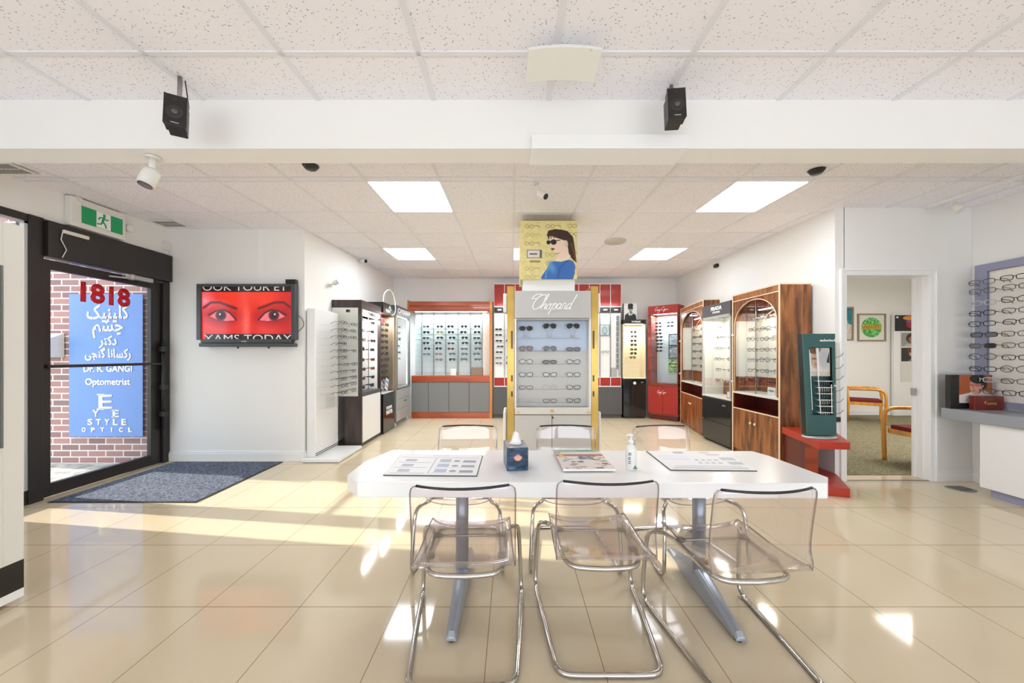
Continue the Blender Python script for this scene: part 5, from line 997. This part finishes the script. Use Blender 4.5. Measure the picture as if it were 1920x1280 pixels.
p.ell(0.815, 0.60, 0.028, 0.055, (216, 186, 162), 0.1); p.line([(0.50, 0.76), (0.505, 0.69)], 0.010, (60, 36, 30)).line([(0.54, 0.77), (0.545, 0.70)], 0.008, (70, 46, 38)).line([(0.58, 0.78), (0.59, 0.71)], 0.008, (70, 46, 38))
p.ell(0.50, 0.63, 0.035, 0.035, (28, 22, 22), 0.1).ell(0.59, 0.635, 0.052, 0.046, (28, 22, 22), 0.1).line([(0.53, 0.65), (0.70, 0.665)], 0.007, (30, 22, 22)); p.poly([(0.54, 0.53), (0.60, 0.53), (0.61, 0.51), (0.56, 0.49)], (130, 30, 36)); p.line([(0.62, 0.44), (0.70, 0.45)], 0.005, (190, 150, 130))
p.poly([(0.37, 0.04), (0.38, 0.0), (0.93, 0.0), (0.96, 0.10), (0.97, 0.24), (0.93, 0.31), (0.86, 0.335), (0.72, 0.30), (0.60, 0.31), (0.54, 0.29), (0.47, 0.18)], (52, 104, 176)); p.line([(0.56, 0.29), (0.46, 0.12), (0.45, 0.02)], 0.014, (84, 140, 202), 0.8).line([(0.84, 0.32), (0.70, 0.20), (0.66, 0.02)], 0.010, (36, 78, 150), 0.8).line([(0.66, 0.36), (0.76, 0.33), (0.88, 0.40)], 0.008, (230, 222, 214)); p.poly([(0.6, 0.31), (0.68, 0.37), (0.86, 0.36), (0.86, 0.335), (0.72, 0.30)], (228, 208, 190)); p.ell(0.56, 0.2, 0.06, 0.1, (92, 150, 206), 0.5, 0.4, 0.7)
p.build('print', 'print', pb, x0=-0.321, x1=0.321, y=0.0025, z0=0, z1=0.66)

# ---------------------------------------------------------------- table
tb = thing('consultation_table', 'long white table with clipped corners on two grey pedestal legs', 'table', (0.36, 2.05, 0))
def tp(pts): return [(x-0.36, y-2.05) for x, y in pts]
MB().prism(tp([(-0.73, 1.762), (1.475, 1.745), (1.55, 1.83), (1.53, 2.32-0.10), (1.50, 2.33), (-0.755, 2.36), (-0.83, 2.10), (-0.825, 1.87)]), 0.677, 0.75).build('tabletop', 'table', tb, 0.004, 3)
for X_ in (-0.285, 1.072):
    x = X_-0.36; y = 2.14-2.05
    MB().tube([(x, y, 0.10), (x, y, 0.677)], 0.036, 20).build('column', 'legmetal', tb)
    b = MB(); pr = [(-0.40, 0.028), (-0.38, 0.05), (-0.06, 0.135), (0.0, 0.15), (0.06, 0.135), (0.38, 0.05), (0.40, 0.028)]
    rings = []
    for (dy, h) in pr:
        hw_ = 0.026 if abs(dy) > 0.2 else 0.034; rings.append([b.b.verts.new((x+sx_*hw_*k_, y+dy, z_)) for sx_, k_, z_ in ((-1, 1, 0.012), (1, 1, 0.012), (1, 1, max(0.02, h-0.02)), (1, 0.5, h), (-1, 0.5, h), (-1, 1, max(0.02, h-0.02)))])
    for A, B in zip(rings, rings[1:]):
        for k in range(6): b._f([A[k], A[(k+1) % 6], B[(k+1) % 6], B[k]])
    b._f(rings[0][::-1]); b._f(rings[-1]); bmesh.ops.recalc_face_normals(b.b, faces=b.b.faces[:])
    ft = b.build('foot', 'legmetal', tb, 0.006)
    for dy in (-0.37, 0.37): MB().lathe([(0.018, 0.0), (0.018, 0.012)], (x, y+dy, 0), 12).build('glide', 'rubber', ft)
    bx(tb, 'mount_plate', (x-0.1, x+0.1, y-0.2, y+0.2, 0.667, 0.677), 'legmetal')
# things on the table
def sheet(pts, label, art):
    c = Vector((sum(p_[0] for p_ in pts)/4, sum(p_[1] for p_ in pts)/4)); t = thing('desk_pad', label, 'desk pad', (c.x, c.y, 0.75))
    loc = [(x-c.x, y-c.y) for x, y in pts]; b = MB().prism(loc, 0.0, 0.004); b.build('black_backing', 'black', t)
    s = 0.985; b = MB().prism([(x*s, y*s) for x, y in loc], 0.004, 0.006); b.build('white_sheet', 'paper', t)
    def f(u, v):
        a, b_, c_, d = loc; x = (a[0]*(1-u)+b_[0]*u)*(1-v)+(d[0]*(1-u)+c_[0]*u)*v; y = (a[1]*(1-u)+b_[1]*u)*(1-v)+(d[1]*(1-u)+c_[1]*u)*v; return (x*0.965, y*0.965, 0.0066)
    art.build('print', 'print', t, corners=f)
p = Pic(110, 80, (236, 237, 240)); L_ = (188, 190, 196)
p.rect(0.02, 0.98, 0.82, 0.84, L_).rect(0.40, 0.60, 0.92, 0.95, (190, 190, 190))
for i in range(3):
    z = 0.08+0.25*i; p.rect(0.03, 0.42, z-0.03, z-0.015, L_).rect(0.10, 0.24, z+0.03, z+0.15, (172, 174, 184)).rect(0.52, 0.66, z+0.01, z+0.17, (176, 184, 204)).rect(0.80, 0.96, z+0.02, z+0.13, (150, 152, 158)).ell(0.73, z+0.08, 0.04, 0.05, (150, 152, 160), 0.2); p.rect(0.5, 0.98, z-0.02, z-0.01, L_)
p.rect(0.455, 0.465, 0.05, 0.8, (150, 150, 158))
sheet([(-0.64, 1.853), (-0.173, 1.84), (-0.172, 2.205), (-0.662, 2.24)], 'printed desk pad on the left part of the white table', p)
p = Pic(110, 80, (236, 236, 239)); p.rect(0.1, 0.9, 0.14, 0.17, (180, 180, 184)).rect(0.05, 0.95, 0.03, 0.10, (206, 206, 210)).rect(0.3, 0.42, 0.84, 0.96, (176, 178, 180)).rect(0.62, 0.75, 0.86, 0.95, (222, 200, 196)).rect(0.68, 0.84, 0.72, 0.82, (216, 202, 202))
for i in range(4):
    for j in range(2): p.rect(0.44+0.08*i, 0.49+0.08*i, 0.28+0.15*j, 0.36+0.15*j, (190, 192, 196))
p.rect(0.78, 0.96, 0.46, 0.62, (196, 198, 200)).rect(0.8, 0.98, 0.24, 0.38, (192, 194, 198)).rect(0.05, 0.4, 0.5, 0.54, (216, 220, 226)).rect(0.05, 0.4, 0.66, 0.7, (216, 220, 226))
sheet([(0.82, 1.935), (1.262, 1.92), (1.326, 2.31), (0.832, 2.315)], 'printed desk pad on the right part of the white table', p)
tis = thing('tissue_box', 'dark blue tissue box with pink lotus and a white tissue', 'tissue box', (0.018, 2.02, 0.75), math.radians(7))
bx(tis, 'box', (-0.056, 0.056, -0.09, 0.09, 0, 0.118), pm('box_blue', rgb(64, 84, 108), 0.35, noise=0.4, nscale=30), 0.002)
p = Pic(70, 70, (30, 58, 86)); p.noise(0.22, 5, 16, 4).noise(0.12, 12, 30, 6).rect(0, 1, 0, 0.05, (60, 90, 110)).ell(0.2, 0.12, 0.22, 0.07, (110, 150, 160), 0.5, k=0.6)
for a in range(-3, 4): p.ell(0.52+0.045*a, 0.56+0.02*(3-abs(a)), 0.035, 0.13-0.015*abs(a), (228, 158, 146), 0.2, rot=-0.28*a)
p.ell(0.52, 0.50, 0.14, 0.06, (232, 168, 150), 0.25); p.build('front_print', 'printgloss', tis, x0=-0.055, x1=0.055, y=-0.0908, z0=0.001, z1=0.117)
p = Pic(40, 50, (150, 152, 164)); p.noise(0.25, 5, 8, 9).ell(0.5, 0.5, 0.34, 0.3, (110, 112, 128), 0.15).ell(0.2, 0.12, 0.14, 0.08, (230, 180, 180), 0.3); p.build('top_print', 'printgloss', tis, corners=lambda u, v: (-0.055+0.11*u, -0.089+0.178*v, 0.1186))
b = MB(); b.tube([(0, 0.0, 0.110), (0.006, 0.0, 0.135), (-0.004, 0.006, 0.155), (0.008, 0.0, 0.178), (0.004, 0.0, 0.186)], [0.034, 0.026, 0.020, 0.012, 0.003], 9)
for v in b.b.verts:
    v.co.x += 0.008*math.sin(v.co.z*90+v.co.y*60); v.co.y *= 0.7
b.build('tissue', 'paper', tis)
def mag(loc, rz, w_, h_, th, label, bgc, seed):
    t = thing('magazine', label, 'magazine', loc, rz); bx(t, 'pages', (-w_/2, w_/2, -h_/2, h_/2, 0, th), 'paper')
    bx(t, 'spine', (-w_/2-0.002, -w_/2, -h_/2, h_/2, 0, th+0.001), pm('spine_pink%d' % seed, rgb(186, 156, 150), 0.4))
    p = Pic(70, 90, bgc); r = random.Random(seed)
    if seed == 1:
        p.rect(0, 1, 0.68, 0.80, (176, 106, 92)).poly([(0.02, 0.62), (0.1, 0.82), (0.2, 0.66)], (232, 178, 80)).rect(0.45, 0.75, 0.5, 0.72, (112, 116, 150)).rect(0, 0.12, 0.86, 0.90, (60, 70, 60)); p.rect(0, 1, 0.94, 1, (150, 180, 160))
        for k in range(60): x, y = r.random(), r.random()*0.66; c = r.choice([(70, 64, 64), (180, 120, 110), (120, 110, 110), (210, 206, 200), (96, 80, 76), (200, 180, 170)]); p.rect(x, x+0.04+0.12*r.random(), y, y+0.012+0.04*r.random(), c)
    else: p.rect(0.1, 0.9, 0.1, 0.3, (120, 150, 126)).ell(0.7, 0.9, 0.2, 0.05, (60, 120, 70), 0.3)
    p.build('cover_print', 'printgloss', t, corners=lambda u, v: (-w_/2+w_*u, -h_/2+h_*v, th+0.0008))
mag((0.40, 2.155, 0.75), math.radians(2), 0.27, 0.36, 0.006, 'green-edged magazine lying under the busy-cover magazine', (148, 176, 158), 2)
mag((0.392, 2.08, 0.7568), math.radians(1), 0.27, 0.35, 0.011, 'magazine with crowded cover lying between tissue box and hand sanitizer', (222, 216, 210), 1)
hs = thing('hand_sanitizer', 'white pump bottle of hand sanitizer on the table', 'bottle', (0.623, 1.955, 0.75))
MB().lathe([(0.027, 0.0), (0.030, 0.004), (0.030, 0.105), (0.024, 0.122), (0.012, 0.132), (0.012, 0.140)], (0, 0, 0), 24).xform(Matrix.Diagonal((1, 0.75, 1, 1))).build('bottle', 'plastic', hs)
b = MB().lathe([(0.014, 0.138), (0.014, 0.152), (0.005, 0.156), (0.005, 0.174), (0.012, 0.176), (0.012, 0.184)], (0, 0, 0), 16); b.tube([(0, 0, 0.180), (-0.02, -0.01, 0.182), (-0.030, -0.014, 0.176)], 0.005, 8); b.build('pump', 'white', hs)
b = MB(); b.prism([(0.004, 0.010), (0.026, 0.010), (0.015, 0.028)], -0.0245, -0.0225, 'y'); b.build('triangle_mark', pm('teal_mark', rgb(40, 140, 130), 0.4), hs)
bl = pm('label_blue', rgb(60, 84, 130), 0.4); bb = MB()
for zz, ww in ((0.088, 0.016), (0.080, 0.016), (0.066, 0.012), (0.058, 0.012), (0.046, 0.013), (0.036, 0.012)): bb.box(-0.021, -0.021+ww, -0.0225, -0.0205, zz, zz+0.004)
bb.build('label_print', bl, hs)

# ---------------------------------------------------------------- clear chairs
def chair_meshes():
    out = []
    prof = [(0.225, 0.405), (0.222, 0.428), (0.205, 0.441), (0.15, 0.444), (0.08, 0.438), (0.0, 0.430), (-0.08, 0.426), (-0.16, 0.430), (-0.215, 0.436), (-0.250, 0.452), (-0.268, 0.485), (-0.276, 0.53), (-0.284, 0.60), (-0.294, 0.67), (-0.305, 0.74), (-0.313, 0.79), (-0.316, 0.805)]
    P = cat_rom([(0, a, b_) for a, b_ in prof], 2); n = len(P); m = 14; b = MB(); G = []
    for i, q in enumerate(P):
        s = i/(n-1); row = []
        hw_ = 0.205+0.016*min(1, s*1.6)
        if s > 0.9: hw_ -= 0.028*((s-0.9)/0.1)**2
        if s < 0.08: hw_ -= 0.03*((0.08-s)/0.08)**2
        for j in range(m+1):
            t_ = -1+2*j/m; x = hw_*t_; curl = 0.022*abs(t_)**3
            y, z = q.y, q.z
            if s > 0.55: y += 0.045*t_*t_*min(1, (s-0.55)/0.15)
            else: z += curl
            row.append(b.b.verts.new((x, y, z)))
        G.append(row)
    for A, B in zip(G, G[1:]):
        for j in range(m): f = b._f([A[j], B[j], B[j+1], A[j+1]]); f.smooth = True
    side = [[r[0].co.copy() for r in G], [r[-1].co.copy() for r in G]]; top = [v.co.copy() for v in G[-1]]; front = [v.co.copy() for v in G[0]]
    bmesh.ops.recalc_face_normals(b.b, faces=b.b.faces[:])
    out.append(('shell', b, 'acry')); e = MB(); e.tube(side[0], 0.0034, 6); e.tube(side[1], 0.0034, 6); e.tube(front, 0.003, 6); out.append(('shell_edge', e, 'acryedge'))
    e = MB(); e.tube(top, 0.006, 6); out.append(('top_edge', e, 'acryrefract'))
    half = [(0.0, -0.325, 0.012), (0.12, -0.325, 0.012), (0.19, -0.318, 0.012), (0.222, -0.285, 0.012), (0.232, -0.22, 0.012), (0.255, 0.0, 0.012), (0.272, 0.20, 0.012), (0.276, 0.255, 0.014), (0.277, 0.290, 0.035), (0.276, 0.298, 0.08), (0.270, 0.29, 0.22), (0.264, 0.275, 0.34), (0.256, 0.255, 0.385), (0.235, 0.225, 0.405), (0.205, 0.19, 0.410), (0.188, 0.13, 0.410), (0.182, 0.0, 0.408), (0.178, -0.10, 0.406), (0.165, -0.17, 0.402), (0.12, -0.212, 0.398), (0.0, -0.222, 0.396)]
    hp = cat_rom(half, 3); loop = hp+[Vector((-v.x, v.y, v.z)) for v in hp[::-1][1:-1]]
    f = MB(); f.tube(loop, 0.0118, 10, closed=True); f.tube([(-0.18, 0.12, 0.408), (0.18, 0.12, 0.408)], 0.008, 8); out.append(('frame', f, 'chrome'))
    for x in (-0.165, 0.165):
        for y in (0.10, -0.10): k = MB(); k.lathe([(0.022, 0.0), (0.022, 0.010)], (x, y, 0.416), 14); out.append(('pad', k, 'pad'))
    res = []
    for nm, mb, mt_ in out:
        me = bpy.data.meshes.new(nm); mb.b.to_mesh(me); mb.b.free(); me.materials.append(M[mt_]); res.append((nm, me))
    return res
CM = chair_meshes()
def clear_chair(x, y, rz, label):
    t = thing('clear_chair', label, 'chair', (x, y, 0), rz, 'clear chairs around the white table')
    for nm, me in CM:
        c = bpy.data.objects.new(nm, me); COL.objects.link(c); c.parent = t
        if nm == 'shell': s_ = c.modifiers.new('solid', 'SOLIDIFY'); s_.thickness = 0.006; s_.offset = 0
clear_chair(-0.215, 1.83, math.radians(2), 'clear acrylic chair with chrome frame, near side of table, left one')
clear_chair(0.415, 1.885, math.radians(0), 'clear acrylic chair with chrome frame, near side of table, middle one')
clear_chair(1.02, 1.79, math.radians(3.5), 'clear acrylic chair with chrome frame, near side of table, right one')
clear_chair(-0.335, 2.575, math.radians(180), 'clear acrylic chair with chrome frame, far side of table, left one')
clear_chair(0.40, 2.575, math.radians(178), 'clear acrylic chair with chrome frame, far side of table, middle one')
clear_chair(1.16, 2.575, math.radians(186), 'clear acrylic chair with chrome frame, far side of table, right one')

# ---------------------------------------------------------------- side room
def wood_chair(x, y, rz, label):
    t = thing('armchair', label, 'chair', (x, y, 0.006), rz, 'yellow wooden armchairs in the side room')
    bx(t, 'seat', (-0.24, 0.24, -0.24, 0.24, 0.40, 0.46), 'seatred', 0.015)
    b = MB(); b.box(-0.25, 0.25, -0.25, -0.22, 0.35, 0.41).box(-0.25, 0.25, 0.22, 0.25, 0.35, 0.41).box(-0.27, -0.24, -0.24, 0.24, 0.35, 0.41).box(0.24, 0.27, -0.24, 0.24, 0.35, 0.41); b.build('seat_frame', 'yellowwood', t, 0.003)
    for s_ in (-1, 1):
        MB().tube(cat_rom([(s_*0.28, -0.27, 0.0), (s_*0.28, -0.28, 0.3), (s_*0.28, -0.285, 0.52), (s_*0.28, -0.25, 0.63), (s_*0.28, -0.15, 0.665), (s_*0.28, 0.05, 0.665), (s_*0.27, 0.25, 0.66)], 4), 0.024, 8).build('front_leg_and_arm', 'yellowwood', t)
        MB().tube([(s_*0.26, 0.27, 0.0), (s_*0.26, 0.25, 0.4), (s_*0.26, 0.28, 0.66), (s_*0.26, 0.32, 0.82)], 0.022, 8).build('rear_leg', 'yellowwood', t)
    b = MB(); b.box(-0.26, 0.26, 0.29, 0.33, 0.74, 0.84); b.build('top_rail', 'yellowwood', t, 0.01)
    b = MB()
    for k in range(4): b.tube([(-0.15+0.1*k, 0.25, 0.40), (-0.15+0.1*k, 0.31, 0.75)], 0.012, 6)
    b.build('back_spindle', 'yellowwood', t)
wood_chair(7.12, 7.55, math.radians(52), 'yellow wooden armchair with maroon seat against the side room back wall')
wood_chair(5.04, 4.50, math.radians(-92), 'yellow wooden armchair with maroon seat just inside the doorway')
def framed(x, z0, z1, w_, label, art, fm='cream'):
    t = thing('framed_picture', label, 'picture', (x, 8.36, z0)); H_ = z1-z0
    bxs(t, 'frame', [(-w_/2, w_/2, -0.03, 0, 0, 0.03), (-w_/2, w_/2, -0.03, 0, H_-0.03, H_), (-w_/2, -w_/2+0.03, -0.03, 0, 0.03, H_-0.03), (w_/2-0.03, w_/2, -0.03, 0, 0.03, H_-0.03)], fm)
    art.build('print', 'print', t, x0=-w_/2+0.03, x1=w_/2-0.03, y=-0.01, z0=0.03, z1=H_-0.03); return t
p = Pic(80, 80, (222, 226, 216)); p.ell(0.5, 0.5, 0.40, 0.40, (96, 178, 96), 0.02); base_ = p.C.copy(); p.noise(0.55, 26, 26, 8); msk = (np.hypot(p.U-0.5, p.V-0.5) < 0.39)[..., None]; p.C = np.where(msk, p.C, base_); p.put(((abs(p.V-0.52) < 0.10) & msk[..., 0]).astype(float)*0.75, (206, 160, 44))
for k in range(7): p.line([(0.2+0.09*k, 0.46), (0.24+0.09*k, 0.58)], 0.012, (170, 70, 20), 0.8)
framed(8.04, 1.655, 2.27, 0.63, 'framed print of a green disc with orange band on the side room wall', p, 'tan')
p = Pic(50, 90, (206, 196, 186)); p.poly([(0, 1), (1, 1), (1, 0.45), (0.8, 0.5), (0.35, 1)], (42, 132, 148)).noise(0.15, 14, 20, 7)
for k in range(9): p.line([(0.3+0.05*(k % 3), 0.1+0.09*k), (0.55+0.05*(k % 4), 0.13+0.09*k)], 0.01, (40, 36, 36))
framed(7.42, 1.67, 2.42, 0.42, 'teal and white framed print cut off by the doorway edge', p, 'tan')
rc = thing('leaflet_rack', 'tall white board with three dark pictures on the side room wall', 'board', (8.75, 8.26, 0.006))
bx(rc, 'board', (-0.30, 0.5, 0.0, 0.06, 0.0, 2.24), 'white', 0.003); bx(rc, 'inner_panel', (-0.16, 0.48, -0.01, 0.0, 0.75, 1.90), 'offwhite')
def rp(x0, x1, z0, z1, art): art.build('picture', 'print', rc, x0=x0, x1=x1, y=-0.013, z0=z0, z1=z1)
p = Pic(50, 44, (34, 30, 30)); p.ell(0.55, 0.82, 0.25, 0.14, (226, 150, 60), 0.1).ell(0.62, 0.42, 0.20, 0.24, (170, 40, 60), 0.15).ell(0.60, 0.6, 0.2, 0.08, (120, 90, 160), 0.2).rect(0.05, 0.12, 0.8, 0.92, (230, 230, 230)); rp(-0.29, 0.3, 1.87, 2.22, p)
p = Pic(40, 44, (150, 152, 148)); p.ell(0.5, 0.6, 0.26, 0.36, (60, 46, 38), 0.1).ell(0.52, 0.5, 0.16, 0.24, (164, 116, 74), 0.1).poly([(0.1, 0), (0.3, 0.2), (0.8, 0.2), (1, 0)], (190, 186, 180)); rp(-0.15, 0.3, 1.53, 1.83, p)
p = Pic(40, 44, (52, 50, 48)); p.ell(0.58, 0.6, 0.2, 0.26, (220, 172, 150), 0.1).ell(0.55, 0.8, 0.28, 0.18, (110, 60, 40), 0.2).poly([(0.3, 0), (0.6, 0.35), (1, 0.3), (1, 0)], (140, 110, 120)); rp(-0.15, 0.3, 1.20, 1.50, p)
